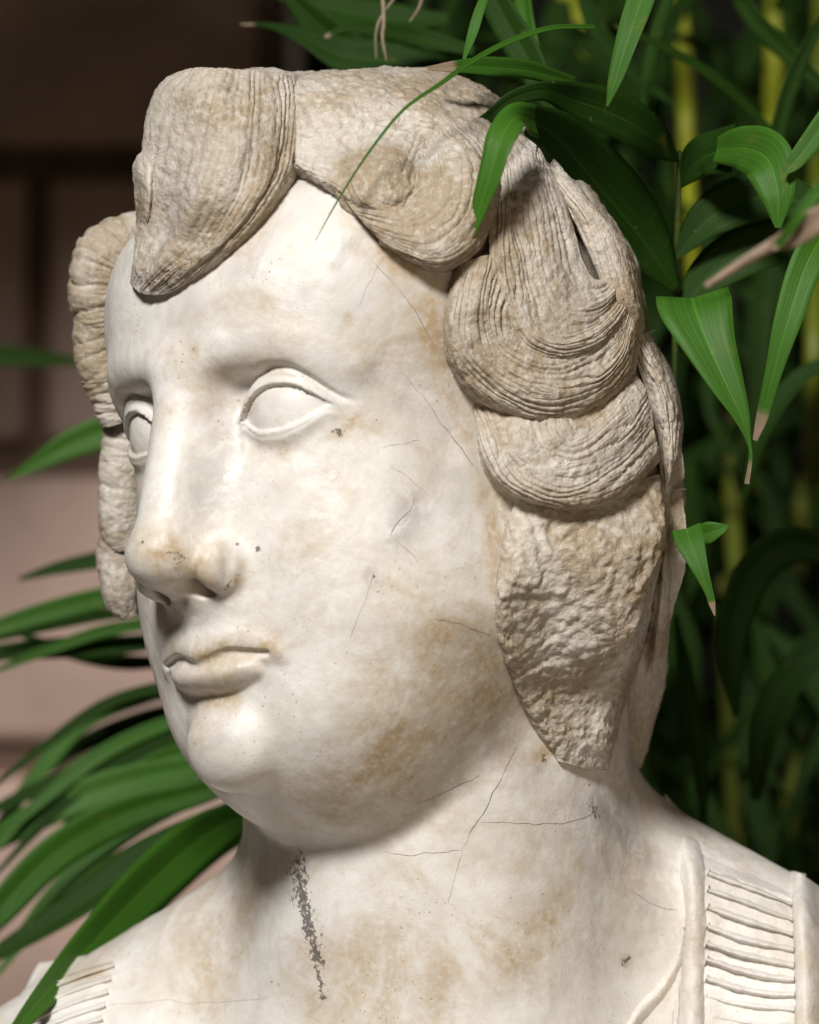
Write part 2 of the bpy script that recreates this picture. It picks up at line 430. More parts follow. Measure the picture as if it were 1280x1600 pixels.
def sdf_features(q, d):
    # mouth mound and chin
    d = smin(d, ell(q, (0, -72.5, -68), (25, 21.5, 20)), 14)
    d = smin(d, ell(q, (0, -82.6, -102.5), (17, 14.6, 15.6)), 5.5)
    # sockets under the brow
    d = smax(d, -ell(q, (27, -101, 3), (22, 18.5, 15.5)), 14)
    d = smax(d, -ell(q, (18, -97, 4), (7.5, 10, 9)), 13)
    d = smin(d, minchain(q, BROW), 10)
    # nose
    nose = cap(q, (0, -91.5, 14), (0, -107, -41), 9.2, 10.8)
    nose = smin(nose, cap(q, (0, -84, 8), (0, -89.5, -45), 11, 16.5), 8)
    d = smin(d, nose, 10)
    m = (q[:, 2] < -25) & (q[:, 0] < 36)
    if m.any():
        u = q[m]; e = d[m]
        e = smin(e, ell(u, (14.6, -96.6, -46.6), (6.2, 10.3, 8.6)), 3.2)
        e = smin(e, ell(u, (0, -107.5, -42), (11.5, 11.5, 9.5)), 6)
        e = smin(e, cap(u, (0, -105, -48.8), (0, -97, -54.5), 4, 5), 3)   # columella
        e = smax(e, -cap(u, (6.6, -108, -53.8), (9.4, -97, -52.2), 2.5, 3.9), 1.8)
        e = smax(e, -ell(u, (9.3, -100, -48.5), (2.8, 4.5, 5)), 1.5)
        e = smax(e, -cap(u, (23, -99, -44), (20.5, -100, -55), 1.7, 1.5), 4)
        e = smax(e, -minchain(u, ALA_CUT), 3.5)
        # lips
        e = smin(e, minchain(u, UPPER_LIP), 5.5); e = smin(e, minchain(u, LOWER_LIP), 1.5)
        e = smax(e, -minchain(u, MOUTH_CUT), 1.2)
        e = smax(e, -minchain(u, CHIN_CUT), 7)
        e = smax(e, -cap(u, (0, -103.4, -58), (0, -102.2, -69), 2.4, 3.4), 3)   # philtrum
        d[m] = e
    # eyeball and lids
    m = (q[:, 2] > -25) & (q[:, 2] < 30)
    if m.any():
        u = q[m]; e = d[m]
        v = u - EYE_C
        r = np.sqrt((v * v).sum(-1)); sx = v @ _l; t = v[..., 2]; fr = v @ _n
        up = tab(SU, sx); lo = tab(SL, sx)
        out = np.maximum(t - up, lo - t)                              # >0 outside the opening
        band_u = up + 4.7 - 0.008 * sx * sx
        band_l = lo - 3.4 + 0.008 * sx * sx
        beyond = np.maximum(t - band_u, band_l - t)
        low = sst(1.0, -2.0, t - 0.5 * (up + lo))
        lid = (2.5 - 1.0 * low) * sst(-0.7, 0.6, out) - 4.0 * sst(-0.6, 3.0, t - band_u) - 3.2 * sst(-1.5, 5.0, band_l - t) - 4 * sst(15.5, 21, np.abs(sx))
        eye = (r - (EYE_R + lid)) * 0.8
        eye = np.where(fr > 0, eye, np.maximum(eye, 4 - fr * 0.5))
        e = smin(e, eye, 1.4 + 4 * sst(-11, -17, sx) + 3.5 * low * sst(.5, 3, out))
        cr = np.exp(-0.5 * ((t - band_u - 1.2) / 0.9) ** 2) * sst(-9, -3, sx) * (1 - sst(14, 24, sx)) * sst(0, 4, fr)
        e = e + 1.5 * cr
        d[m] = e
    return d
NECK = [np.array(v) for v in ()]
def to_c(p):   # world -> shoulders' frame (right, away, up)
    return np.stack([p @ RH, p @ FH, p[..., 2]], -1)
def sdf_torso(p):
    c = to_c(p)
    d = cap(c, (13, 13, -60), (15, 30, -220), 64, 66)                      # neck
    tr = smin(cap(c, (50, 50, -140), (225, 40, -272), 36, 66), cap(c, (-30, 60, -170), (-190, 80, -300), 36, 66), 20)
    d = smin(d, tr, 26)
    d = smin(d, ell(c, (15, 35, -372), (235, 110, 170)), 40)
    d = smax(d, -(c[..., 2] + 330), 12)
    return d
def sdf_body(p):
    h = sdf_head(to_h(p)); t = sdf_torso(p)
    return smin(h, t, 7)
sdf_body = par(sdf_body)

def refine(V, Q, fn, mask, it=2):
    """split the masked quads once more and pull the new points onto the surface; the border of the patch stays put"""
    keep = Q[~mask]; sub = Q[mask]
    NV, NQ = subdivide(V, sub)
    n = len(V)
    border = np.zeros(len(NV), bool)
    used = np.zeros(n, bool); used[keep.ravel()] = True
    border[:n] = True
    E = np.stack([keep, np.roll(keep, -1, 1)], -1).reshape(-1, 2); E.sort(1)
    ek = np.unique(E[:, 0] * n + E[:, 1])
    E2 = np.stack([sub, np.roll(sub, -1, 1)], -1).reshape(-1, 2); E2.sort(1)
    uk = np.unique(E2[:, 0] * n + E2[:, 1])
    border[n:n + len(uk)] = np.isin(uk, ek)
    free = ~border
    NV[free] = project(fn, NV[free], it)
    return NV, keep, NQ
def mesh_quads(keep, NQ): return np.vstack([keep, NQ])
def on_body(px, py, h=0.0, back=0.0, fn=None):
    d = ray(px, py); t = np.linspace(DIST - 260, DIST + 260, 420)
    f = (fn or sdf_body)(CAMP + t[:, None] * d) - h
    neg = np.nonzero(f < 0)[0]
    if len(neg):
        i = max(neg[0], 1); tt = t[i-1] + (t[i] - t[i-1]) * f[i-1] / (f[i-1] - f[i])
    else: tt = t[f.argmin()]
    return CAMP + (tt + back) * d
# weathering, and darker tone in the brow, nose, lip and chin creases: (pixels of the mark, radius mm, strength)
STAINS = [([(556,660)],7,.9), ([(585,640)],8,.35), ([(395,697),(440,700)],3.5,.55), ([(330,610),(380,575),(440,565)],6,.35), ([(372,905),(378,880)],3.5,.7),
    ([(262,862),(300,880)],10,.75), ([(225,840),(240,880)],7,.5), ([(330,870),(350,850)],5,.45), ([(425,1013)],4,.8), ([(300,1030),(345,1012)],2.5,.5), ([(310,1092),(365,1090)],4.5,.6),
    ([(620,1140),(700,1050)],24,.6), ([(580,1190),(640,1110)],7,.7), ([(640,1190),(720,1130)],18,.6), ([(700,1020),(600,1080)],14,.45), ([(760,1090),(790,1150)],14,.5), ([(480,1240),(620,1230)],16,.5), ([(400,1225),(460,1210)],8,.35),
    ([(880,1385),(860,1430),(810,1480)],8,.75), ([(830,1430),(790,1520)],14,.35), ([(600,1420),(560,1500)],14,.3), ([(665,470),(690,570),(735,690),(770,820),(772,960)],4.5,.5),
    ([(600,395),(680,440)],5,.5), ([(1000,1340),(930,1400)],14,.3), ([(380,1420),(350,1500)],14,.3), ([(500,1580),(640,1540)],16,.25), ([(840,1190),(850,1180)],3,.9),
    ([(170,600),(190,690)],8,.3), ([(410,470)],2.5,.6), ([(540,497)],2.2,.6), ([(305,545)],1.5,.6), ([(530,675)],2.0,.9), ([(978,1503)],2.0,.9), ([(310,1140),(330,1165)],5,.35)]
GREYS = [([(645,790),(620,840)],6,.8), ([(700,760)],10,.4), ([(930,1262),(965,1295),(1010,1335)],5,.9), ([(790,1180),(830,1200)],9,.6), ([(940,1330),(900,1290)],12,.45),
    ([(580,900)],3,.7), ([(640,620),(690,690)],12,.3), ([(350,690),(320,780)],9,.5), ([(350,1150)],4,.5), ([(860,1300),(760,1230)],16,.3), ([(1020,1430)],10,.4), ([(230,1480),(260,1440)],12,.25)]
GRIMES = [([(468,1352),(470,1400)],3.6,.80), ([(470,1385),(478,1430),(487,1470),(497,1500)],2.9,.86), ([(497,1500),(502,1535)],1.6,.6), ([(503,1550),(504,1560)],1.5,.75),
    ([(528,673),(534,680)],1.2,.9), ([(974,1505),(982,1500)],1.1,.85), ([(925,1258),(932,1272)],1.6,.7), ([(372,850)],.7,.9), ([(402,857)],.9,.9), ([(223,848)],.7,.9), ([(268,862),(280,875)],2.4,.36), ([(850,1188)],1.5,.75),
    ([(583,903)],.9,.7), ([(355,918),(370,905)],1.3,.42)]
def mark(V, L, seed):
    a = np.zeros(len(V)); 
    for px, r, st in L:
        pts = [on_body(*q) for q in px]
        lo = np.min(pts, 0) - r * 2.6; hi = np.max(pts, 0) + r * 2.6
        i = np.nonzero(((V > lo) & (V < hi)).all(1))[0]
        if not len(i): continue
        W = V[i]
        d = polyline_dist(W, pts) if len(pts) > 1 else np.linalg.norm(W - pts[0], axis=1)
        d = d * (1 + .55 * fbm(W, max(r * 1.2, 1.0), 3, seed))
        a[i] = np.maximum(a[i], st * np.exp(-0.5 * (d / (r * .75)) ** 2))
    return a
def build_body(parent):
    t = time.time()
    V, Q = surface_nets(sdf_body, (-240, -260, -345), (260, 240, 125), 2.0)
    V = project(sdf_body, V, 2)
    V, Q = subdivide(V, Q); V = project(sdf_body, V, 1)
    C = to_h(V[Q].mean(1))
    mask = (C[:, 1] < -62) & (C[:, 2] < 24) & (C[:, 2] > -100) & (np.abs(C[:, 0]) < 56) & (C[:, 0] > -48)
    V, keep, NQ = refine(V, Q, sdf_body, mask)
    Q = mesh_quads(keep, NQ)
    at_ = {'stain': mark(V, STAINS, 1), 'grey': mark(V, GREYS, 2), 'grime': mark(V, GRIMES, 3)}
    # hand-cut, weathered stone is never quite smooth
    N = grad(sdf_torso, V); N = np.where(True, V, V)
    V = V + 0.35 * np.stack([fbm(V, 16, 3, 90 + k) for k in range(3)], -1) + 0.10 * np.stack([fbm(V, 3.5, 2, 95 + k) for k in range(3)], -1)
    print('body', len(V), time.time() - t)
    return mesh_obj('face_and_neck', V, Q, MARBLE, parent, attrs=at_)

bust = bpy.data.objects.new('marble_bust', None); COL.objects.link(bust)
bust.location = (0, 0, -0.33)
bpy.context.view_layer.update()
tag(bust, 'white marble bust of a curly haired youth beside palm leaves', 'bust')
body = build_body(bust)
#@@HAIR
# ------------------------------------------------------------------ hair
def sdf_hair(p):
    q = to_h(p).copy(); sx = q[..., 0].copy(); q[..., 0] = np.abs(sx)
    d = ell(q, (0, 2, 38), (81, 88, 76))
    side = ell(q, (60, 14, -18), (26, 44, 62))
    d = smin(d, side, 20)
    d = smin(d, ell(q, (0, 50, -30), (67, 47, 78)), 25)
    r = q.copy(); r[..., 0] = sx
    d = smin(d, ell(r, (-8, -50, 88), (36, 30, 30)), 20)
    return d
def sdf_support(p):
    return np.minimum(sdf_hair(p), sdf_body(p))
def surf(px, py, h, back=0.0):
    """the point where the sight line of a photograph pixel meets the hair h mm above the skull"""
    d = ray(px, py); t = np.linspace(DIST - 190, DIST + 120, 240)
    f = sdf_support(CAMP + t[:, None] * d) - h
    neg = np.nonzero(f < 0)[0]
    if len(neg):
        i = neg[0]; a, b = t[i - 1], t[i]
        tt = a + (b - a) * f[i - 1] / (f[i - 1] - f[i])
    else:
        tt = t[f.argmin()]
    return CAMP + (tt + back) * d
def normals_grid(P):
    du = np.gradient(P, axis=0); dv = np.gradient(P, axis=1)
    n = np.cross(du, dv); return n / np.maximum(np.linalg.norm(n, axis=-1, keepdims=True), 1e-9)
def arc_resample(c, n):
    s_ = np.r_[0, np.cumsum(np.linalg.norm(np.diff(c, axis=0), axis=1))]
    u = np.linspace(0, s_[-1], n)
    return np.stack([np.interp(u, s_, c[:, k]) for k in range(3)], 1)
def noise1(x, seed=0):
    i = np.floor(x).astype(np.int64); f = x - i; f = f * f * (3 - 2 * f)
    z = np.zeros_like(i)
    return _hash(i, z, z, seed) * (1 - f) + _hash(i + 1, z, z, seed) * f
def strands(U, L, n, seed, wob=0.5):
    """carved strand relief in -1..0.3: U across 0..1, L along in mm"""
    z = np.zeros_like(U)
    w = U * n + wob * vnoise(np.stack([U * 5, L / 22.0, z], -1), 1.0, seed) + 0.25 * wob * vnoise(np.stack([U * 14, L / 7.0, z], -1), 1.0, seed + 3)
    i = np.floor(w); f = w - i
    depth = 0.5 + 0.5 * _hash(i.astype(np.int64), np.zeros_like(i, dtype=np.int64), np.zeros_like(i, dtype=np.int64), seed + 9)
    depth = depth * (0.65 + 0.5 * vnoise(np.stack([i * 1.7, L / 15.0, z], -1), 1.0, seed + 5))
    g = np.minimum(f, 1 - f) * 2
    groove = np.exp(-(g / 0.42) ** 2)
    big = noise1(w * 0.22, seed + 21)
    wear = 0.55 + 0.45 * sst(-.55, .25, vnoise(np.stack([U * 4, L / 17.0, z], -1), 1.0, seed + 31))
    return -groove * depth * 1.15 * wear + 1.05 * big
def relief(P, N, U, L, n, amp, seed, rough, edge, wob=0.5):
    sv = strands(U, L, n, seed, wob)
    fine = strands(U + .013 * vnoise(P, 9.0, seed + 2), L, n * 2.7, seed + 50, wob * 1.6)
    disp = (amp * 1.25 * sv + amp * .5 * fine) * edge + rough * 1.9 * (fbm(P, 2.6, 3, seed) * 1.0 + 0.7 * fbm(P, 8.0, 2, seed + 40)) * (0.3 + 0.7 * edge)
    return P + N * disp[..., None]
HAIR_BITS = []
def lock(name, guides, n=14, amp=0.9, rough=0.28, nu=70, nv=170, seed=1, skirt=9.0, bump=None, edge_w=0.06, wob=0.5, flat=1.0):
    C = []
    for g in guides:
        pts = [surf(a[0], a[1], a[2] if a[2] < 4 else 4 + (a[2] - 4) * flat, a[3]) for a in g]
        C.append(arc_resample(catmull(pts, 80), nv))
    C = np.array(C)                                       # m x nv x 3
    P = np.stack([catmull(C[:, j], nu) for j in range(nv)], 1)   # nu x nv x 3
    for _ in range(2):
        P[1:-1, 1:-1] = (P[1:-1, 1:-1] * 2 + P[:-2, 1:-1] + P[2:, 1:-1] + P[1:-1, :-2] + P[1:-1, 2:]) / 6
    N = normals_grid(P)
    if (N * (CAMP - P)).sum() < 0: N = -N; flip = True
    else: flip = False
    u = np.linspace(0, 1, nu)[:, None] * np.ones((1, nv)); v = np.linspace(0, 1, nv)[None] * np.ones((nu, 1))
    L = np.concatenate([np.zeros((nu, 1)), np.cumsum(np.linalg.norm(np.diff(P, axis=1), axis=-1), 1)], 1)
    edge = sst(0, edge_w, u) * sst(0, edge_w, 1 - u) * sst(0, .04, v) * sst(0, .04, 1 - v)
    R = relief(P, N, u, L, n, amp, seed, rough, 0.35 + 0.65 * edge, wob)
    if bump is not None: R = R + N * (bump(P, u, v) * edge)[..., None]
    # border rows turn down into the stone
    a = N - 0.0
    R = np.concatenate([(R[:1] - N[:1] * skirt), R, (R[-1:] - N[-1:] * skirt)], 0)
    N2 = np.concatenate([N[:1], N, N[-1:]], 0)
    R = np.concatenate([(R[:, :1] - N2[:, :1] * skirt), R, (R[:, -1:] - N2[:, -1:] * skirt)], 1)
    a, b = R.shape[:2]
    I = np.arange(a * b).reshape(a, b)
    Q = np.stack([I[:-1, :-1], I[1:, :-1], I[1:, 1:], I[:-1, 1:]], -1).reshape(-1, 4)
    if flip: Q = Q[:, ::-1]
    HAIR_BITS.append((name, R.reshape(-1, 3), Q.copy()))
def at(px, py, depth):
    d = ray(px, py); return CAMP + d * ((DIST + depth) / (d @ CF))
def tube_lock(name, path, n=12, amp=0.9, rough=0.3, nu=60, nv=150, seed=1, flat=1.0, swap=0):
    """path: (px, py, depth, radius) from root to tip; a rounded lock with carved strands"""
    A = catmull([list(at(a, b, c)) + [r] for a, b, c, r in path], nv)
    X, r = A[:, :3], np.maximum(A[:, 3], 0.2)
    T = np.gradient(X, axis=0); T /= np.linalg.norm(T, axis=1, keepdims=True)
    nrm = np.cross(T, CF); nrm /= np.linalg.norm(nrm, axis=1, keepdims=True)
    bi = np.cross(T, nrm)
    th = np.linspace(0, 2 * math.pi, nu, endpoint=False)[:, None, None]
    off = np.cos(th) * nrm[None] + np.sin(th) * bi[None] * flat
    P = X[None] + off * r[None, :, None]
    N = off / np.linalg.norm(off, axis=-1, keepdims=True)
    u = np.linspace(0, 1, nu, endpoint=False)[:, None] * np.ones((1, nv))
    L = np.ones((nu, 1)) * np.r_[0, np.cumsum(np.linalg.norm(np.diff(X, axis=0), axis=1))][None]
    R = relief(P, N, L / swap / 10, u * 40, 10, amp, seed, rough, np.ones_like(u), .9) if swap else relief(P, N, u, L, n, amp, seed, rough, np.ones_like(u), .8)
    I = np.arange(nu * nv).reshape(nu, nv); J = np.roll(I, -1, 0)
    Q = np.stack([I[:, :-1], J[:, :-1], J[:, 1:], I[:, 1:]], -1).reshape(-1, 4)
    HAIR_BITS.append((name, R.reshape(-1, 3), Q[:, ::-1].copy()))

def build_hair():
    # forelock: the big quiff that falls on the brow
    def twist(P, u, v):
        g = lambda c, w: np.exp(-((u - c) / w) ** 2)
        return (-1.7 * g(.60 - .10 * v, .07) * sst(.12, .5, v) - 1.5 * g(.80 - .04 * v, .05) * sst(0, .3, v) + 1.4 * g(.42 - .05 * v, .09) * sst(.2, .6, v)
                - 1.2 * g(.28 + .04 * v, .06) * sst(.35, .6, v)) * (1 - sst(.72, .92, v))
    lock('forelock', [
        [(300,112,18,40),(262,138,16,40),(246,190,16,36),(240,250,14,30),(234,310,11,24),(228,370,5,16),(222,418,1,10),(214,440,-1,5)],
        [(292,107,23,10),(252,133,21,10),(231,183,20,8),(224,240,17,6),(218,310,12,4),(213,365,7,2),(207,415,5,0),(203,440,2,0)],
        [(335,105,25,6),(318,150,25,0),(303,220,22,0),(286,295,16,0),(264,365,9,0),(236,415,8,0),(212,454,4,0)],
        [(385,108,20,4),(380,165,21,0),(370,240,19,0),(346,310,14,0),(312,370,9,0),(268,420,8,0),(226,460,4,0)],
        [(424,112,15,3),(426,170,15,0),(420,240,13,0),(398,305,10,0),(356,365,7,0),(303,416,6,0),(246,461,3,0)],
        [(454,117,11,4),(457,180,10,0),(449,250,8,0),(423,306,6,0),(379,364,4,0),(323,415,3,0),(261,458,2,0)],
        [(480,119,4,8),(480,195,3,0),(469,262,0,0),(440,316,-1,0),(396,371,-2,0),(334,424,-2,0),(270,459,-2,0)]], n=26, amp=1.0, nu=140, nv=220, seed=11, wob=.9, skirt=6, bump=twist)
    lock('hair_lock', [
        [(246,232,8,20),(230,266,8,20),(224,300,6,18),(220,345,4,14),(218,378,1,10)],
        [(226,230,17,8),(206,256,18,8),(208,292,15,7),(211,330,10,5),(215,368,4,3)],
        [(244,230,18,0),(230,262,18,0),(230,300,15,0),(228,345,9,0),(226,380,3,0)],
        [(268,240,12,0),(256,275,12,0),(248,310,10,0),(242,350,5,0),(236,384,0,0)]], n=7, amp=0.6, nu=50, nv=90, seed=12, skirt=4)
    lock('swept_lock', [
        [(452,112,4,30),(520,112,4,30),(600,110,4,30),(690,116,4,30),(770,150,4,30),(830,205,4,26)],
        [(455,117,9,8),(525,113,9,8),(600,108,10,6),(690,112,9,6),(780,152,8,6),(842,212,7,6)],
        [(462,165,9,0),(535,160,10,0),(615,158,11,0),(695,175,11,0),(770,215,10,0),(825,280,6,0)],
        [(462,215,8,0),(525,220,9,0),(590,222,9,0),(650,225,7,0),(720,250,5,0),(780,320,2,0)],
        [(460,256,6,0),(505,275,7,0),(550,300,7,0),(600,335,5,0),(660,380,3,0),(720,410,2,0)],
        [(455,272,-2,0),(500,298,-2,0),(540,328,-2,0),(578,372,-2,0),(640,410,-2,0),(700,432,-2,0)]], n=20, amp=0.7, rough=.5, nu=130, nv=180, seed=13, wob=1.2)
    lock('curl', [
        [(722,184,4,0),(770,225,3,0),(787,290,2,0),(782,352,1,0),(752,406,-1,0),(700,434,-2,0),(645,420,-2,0),(588,388,-2,0)],
        [(708,188,13,0),(755,232,13,0),(772,290,13,0),(764,345,13,0),(736,392,12,0),(694,417,11,0),(646,404,9,0),(592,374,5,0)],
        [(692,196,15,0),(728,240,17,0),(740,290,18,0),(730,338,17,0),(702,372,16,0),(665,384,14,0),(622,374,10,0),(574,354,5,0)],
        [(672,205,13,0),(693,245,16,0),(700,285,17,0),(690,322,16,0),(665,345,14,0),(630,349,12,0),(590,340,9,0),(552,330,5,0)],
        [(655,216,9,0),(664,250,11,0),(666,282,12,0),(654,306,11,0),(630,320,10,0),(600,322,9,0),(570,320,8,0),(542,314,5,0)],
        [(640,226,6,0),(640,255,8,0),(638,278,8,0),(628,294,6,0),(612,304,6,0),(590,307,6,0),(568,306,6,0),(542,302,5,0)]], n=18, amp=1.1, nu=120, nv=200, seed=14, flat=.72, wob=.9)
    lock('curl', [
        [(560,190,8,0),(538,240,7,0),(524,290,5,0),(536,325,1,0),(575,352,-1,0),(610,360,0,0)],
        [(595,195,12,0),(565,242,12,0),(550,285,11,0),(562,315,10,0),(592,332,9,0),(620,338,8,0)],
        [(628,203,13,0),(600,245,14,0),(588,280,13,0),(596,304,12,0),(614,314,11,0),(634,316,9,0)],
        [(655,212,11,0),(634,248,11,0),(624,272,11,0),(624,288,10,0),(632,296,9,0),(646,298,8,0)],
        [(685,222,6,0),(668,252,7,0),(656,274,7,0),(652,284,7,0),(654,290,7,0),(660,290,7,0)]], n=12, amp=1.0, nu=70, nv=110, seed=15, flat=.72, wob=.9)
    lock('wavy_lock', [
        [(704,428,-2,0),(691,490,-2,0),(696,560,-2,0),(722,614,-2,0),(780,652,-2,0),(850,670,-2,0),(930,655,-2,4),(985,602,0,10),(1002,545,0,14)],
        [(720,412,6,0),(702,485,8,0),(706,556,9,0),(734,606,10,0),(790,642,11,0),(858,658,11,0),(934,641,11,0),(986,590,11,0),(1001,535,11,4)],
        [(745,402,9,0),(727,480,12,0),(732,548,14,0),(764,593,15,0),(815,622,16,0),(875,630,16,0),(937,608,16,0),(978,565,16,0),(994,515,14,0)],
        [(768,398,9,0),(750,470,13,0),(757,540,14,0),(792,580,15,0),(842,600,16,0),(890,602,16,0),(938,582,16,0),(972,542,15,0),(988,492,13,0)],
        [(796,398,9,0),(782,470,12,0),(790,528,13,0),(820,556,14,0),(860,568,14,0),(902,562,14,0),(940,540,14,0),(968,506,13,0),(984,468,12,0)],
        [(822,398,7,0),(812,465,8,0),(820,510,9,0),(842,532,9,0),(870,540,9,0),(904,534,9,0),(936,516,9,0),(958,490,9,0),(974,460,8,0)]], n=15, amp=1.3, nu=120, nv=220, seed=16, flat=.72, wob=1.1)
    lock('wavy_lock', [
        [(742,190,-1,0),(764,300,5,0),(764,380,8,0),(776,465,11,0),(806,538,12,0),(860,568,12,0),(922,558,13,0),(966,522,13,0),(987,480,12,0)],
        [(765,192,4,0),(786,300,10,0),(790,380,13,0),(802,455,15,0),(830,517,17,0),(874,543,18,0),(928,534,18,0),(967,500,16,0),(986,460,13,0)],
        [(792,200,6,0),(812,295,12,0),(820,375,14,0),(832,440,16,0),(858,490,17,0),(894,508,18,0),(934,502,17,0),(966,472,15,0),(983,434,12,0)],
        [(820,212,5,0),(842,290,12,0),(856,360,14,0),(868,420,15,0),(888,462,15,0),(914,474,15,0),(943,466,14,0),(965,442,13,0),(978,410,10,0)],
        [(845,228,3,0),(876,300,8,0),(896,358,9,0),(908,402,10,0),(924,434,11,0),(940,437,11,0),(955,426,10,0),(966,410,9,0),(972,392,8,0)]], n=17, amp=1.25, nu=120, nv=220, seed=17, flat=.72, wob=1.1)
    lock('hair_lock', [
        [(822,222,-1,0),(872,295,5,0),(905,362,7,0),(928,415,7,0),(948,462,6,0),(962,505,4,0)],
        [(838,228,1,0),(898,302,10,0),(938,362,13,0),(960,420,13,0),(974,468,12,0),(984,515,8,0)],
        [(852,236,2,0),(922,318,10,4),(970,375,13,3),(990,430,13,3),(998,478,12,3),(1004,525,8,3)],
        [(858,246,-2,10),(932,332,5,25),(980,385,8,25),(1000,440,9,25),(1006,490,8,25),(1008,540,4,22)]], n=10, amp=1.4, nu=70, nv=130, seed=18, wob=1.0)
    lock('wavy_lock', [
        [(726,612,-4,0),(735,690,-2,0),(755,752,-2,0),(800,788,-2,0),(860,806,-2,0),(932,803,-2,0),(992,778,0,0),(1034,732,0,6)],
        [(742,608,-3,0),(751,695,8,0),(773,747,11,0),(815,780,12,0),(870,793,12,0),(934,788,12,0),(991,758,12,0),(1031,710,11,2)],
        [(776,606,0,0),(787,695,13,0),(812,733,15,0),(850,755,16,0),(895,762,16,0),(944,750,16,0),(990,716,15,0),(1023,672,13,0)],
        [(814,604,2,0),(828,688,13,0),(854,715,15,0),(888,724,16,0),(930,712,16,0),(970,685,15,0),(1000,652,14,0),(1016,625,11,0)],
        [(858,604,2,0),(876,670,12,0),(898,685,13,0),(926,676,13,0),(955,654,13,0),(978,630,12,0),(995,614,10,0),(1006,604,8,0)],
        [(880,610,4,0),(890,635,9,0),(904,648,10,0),(926,640,10,0),(948,622,10,0),(966,604,9,0),(980,590,7,0),(990,580,6,0)]], n=16, amp=1.2, nu=110, nv=190, seed=19, flat=.72, wob=1.1)
    def broken(P, u, v):
        W = P + 5 * np.stack([fbm(P, 14, 2, 60 + k) for k in range(3)], -1)
        a = fbm(W, 34, 4, 71, 0.45); b = fbm(W, 9, 4, 75, 0.6)
        x = a * 3.2 + 1.0 * v - .6 * u
        fl = np.floor(x); step = fl + sst(0.72, 1.0, x - fl)
        return (1.1 * (step - x) + 3.2 * a + 0.8 * b + 0.7 * fbm(P, 2.2, 3, 79, .65)) * (0.06 + 0.94 * sst(0.03, 0.16, u)) * (1 - .8 * sst(.66, .72, u))
    lock('broken_lock', [
        [(806,770,-4,0),(783,850,-2,0),(770,930,-2,0),(778,1010,-2,0),(805,1085,-2,0),(838,1150,-2,0),(868,1192,-2,0)],
        [(822,766,-1,0),(798,850,6,0),(785,930,6,0),(793,1010,5,0),(820,1080,4,0),(850,1142,4,0),(876,1190,2,0)],
        [(882,764,2,0),(868,850,9,0),(858,940,9,0),(862,1015,9,0),(876,1080,7,0),(892,1140,5,0),(902,1199,2,0)],
        [(960,758,4,0),(952,850,13,0),(938,940,13,0),(928,1015,12,0),(922,1080,10,0),(920,1145,6,0),(926,1205,2,0)],
        [(1024,742,5,0),(1033,830,14,0),(1008,920,16,0),(985,1000,15,0),(966,1070,12,0),(952,1140,7,0),(948,1206,1,0)],
        [(1030,744,3,10),(1040,840,10,10),(1018,930,11,12),(998,1010,10,14),(980,1080,8,15),(964,1150,4,14),(956,1205,-2,8)],
        [(1036,748,0,24),(1044,845,4,28),(1034,930,3,30),(1022,1010,2,34),(1006,1080,1,34),(990,1150,-1,30),(980,1205,-2,20)]],
        n=10, amp=0.0, rough=0.35, nu=150, nv=190, seed=20, bump=broken, edge_w=.03)
    lock('hair_lock', [
        [(982,530,1,0),(1006,600,3,0),(1026,680,3,0),(1034,760,2,0),(1034,810,-2,0)],
        [(1000,522,6,0),(1030,592,9,0),(1046,664,9,0),(1048,735,8,0),(1044,800,1,0)],
        [(1010,515,5,8),(1044,584,8,8),(1060,650,9,8),(1057,722,8,8),(1050,798,1,8)],
        [(1004,515,-2,30),(1038,590,0,34),(1052,655,0,34),(1050,722,0,34),(1044,798,-3,30)]], n=9, amp=1.3, nu=60, nv=130, seed=21, wob=1.1)
    lock('hair_lock', [
        [(1026,765,-1,0),(1030,850,1,0),(1022,930,1,0),(1006,1010,0,0),(990,1090,-1,0),(975,1180,-3,0)],
        [(1038,762,3,0),(1042,850,6,0),(1036,930,6,0),(1026,1010,5,0),(1014,1090,3,0),(990,1200,-5,0)],
        [(1046,765,3,10),(1050,850,6,12),(1046,930,6,12),(1044,1000,6,12),(1034,1080,4,12),(1002,1200,-5,10)],
        [(1038,768,-3,34),(1042,850,-1,36),(1038,930,-1,36),(1034,1000,-1,36),(1024,1080,-2,32),(1002,1195,-4,24)]], n=8, amp=1.1, nu=60, nv=140, seed=22, wob=1.1)
    # far side of the head
    tube_lock('rippled_curl', [(240,330,24,3),(206,362,20,7.5),(166,400,17,10),(150,444,16,9),(154,490,16,7.4),(166,520,16,6)], n=9, seed=31, amp=1.0, swap=5.2)
    tube_lock('rippled_curl', [(172,470,20,6),(156,505,18,7.8),(155,555,18,8),(166,605,18,7),(182,660,20,6)], n=9, seed=32, amp=1.0, swap=4.6)
    tube_lock('hair_lock', [(186,610,26,5.5),(192,670,26,7),(190,750,26,7.4),(189,815,26,7.2),(196,860,26,5)], n=9, seed=33, amp=.8, swap=7)
    tube_lock('hair_lock', [(197,780,30,5.5),(189,840,30,7.4),(188,890,30,7.4),(191,935,30,6.2),(202,965,30,2.5)], n=9, seed=34, amp=.8)

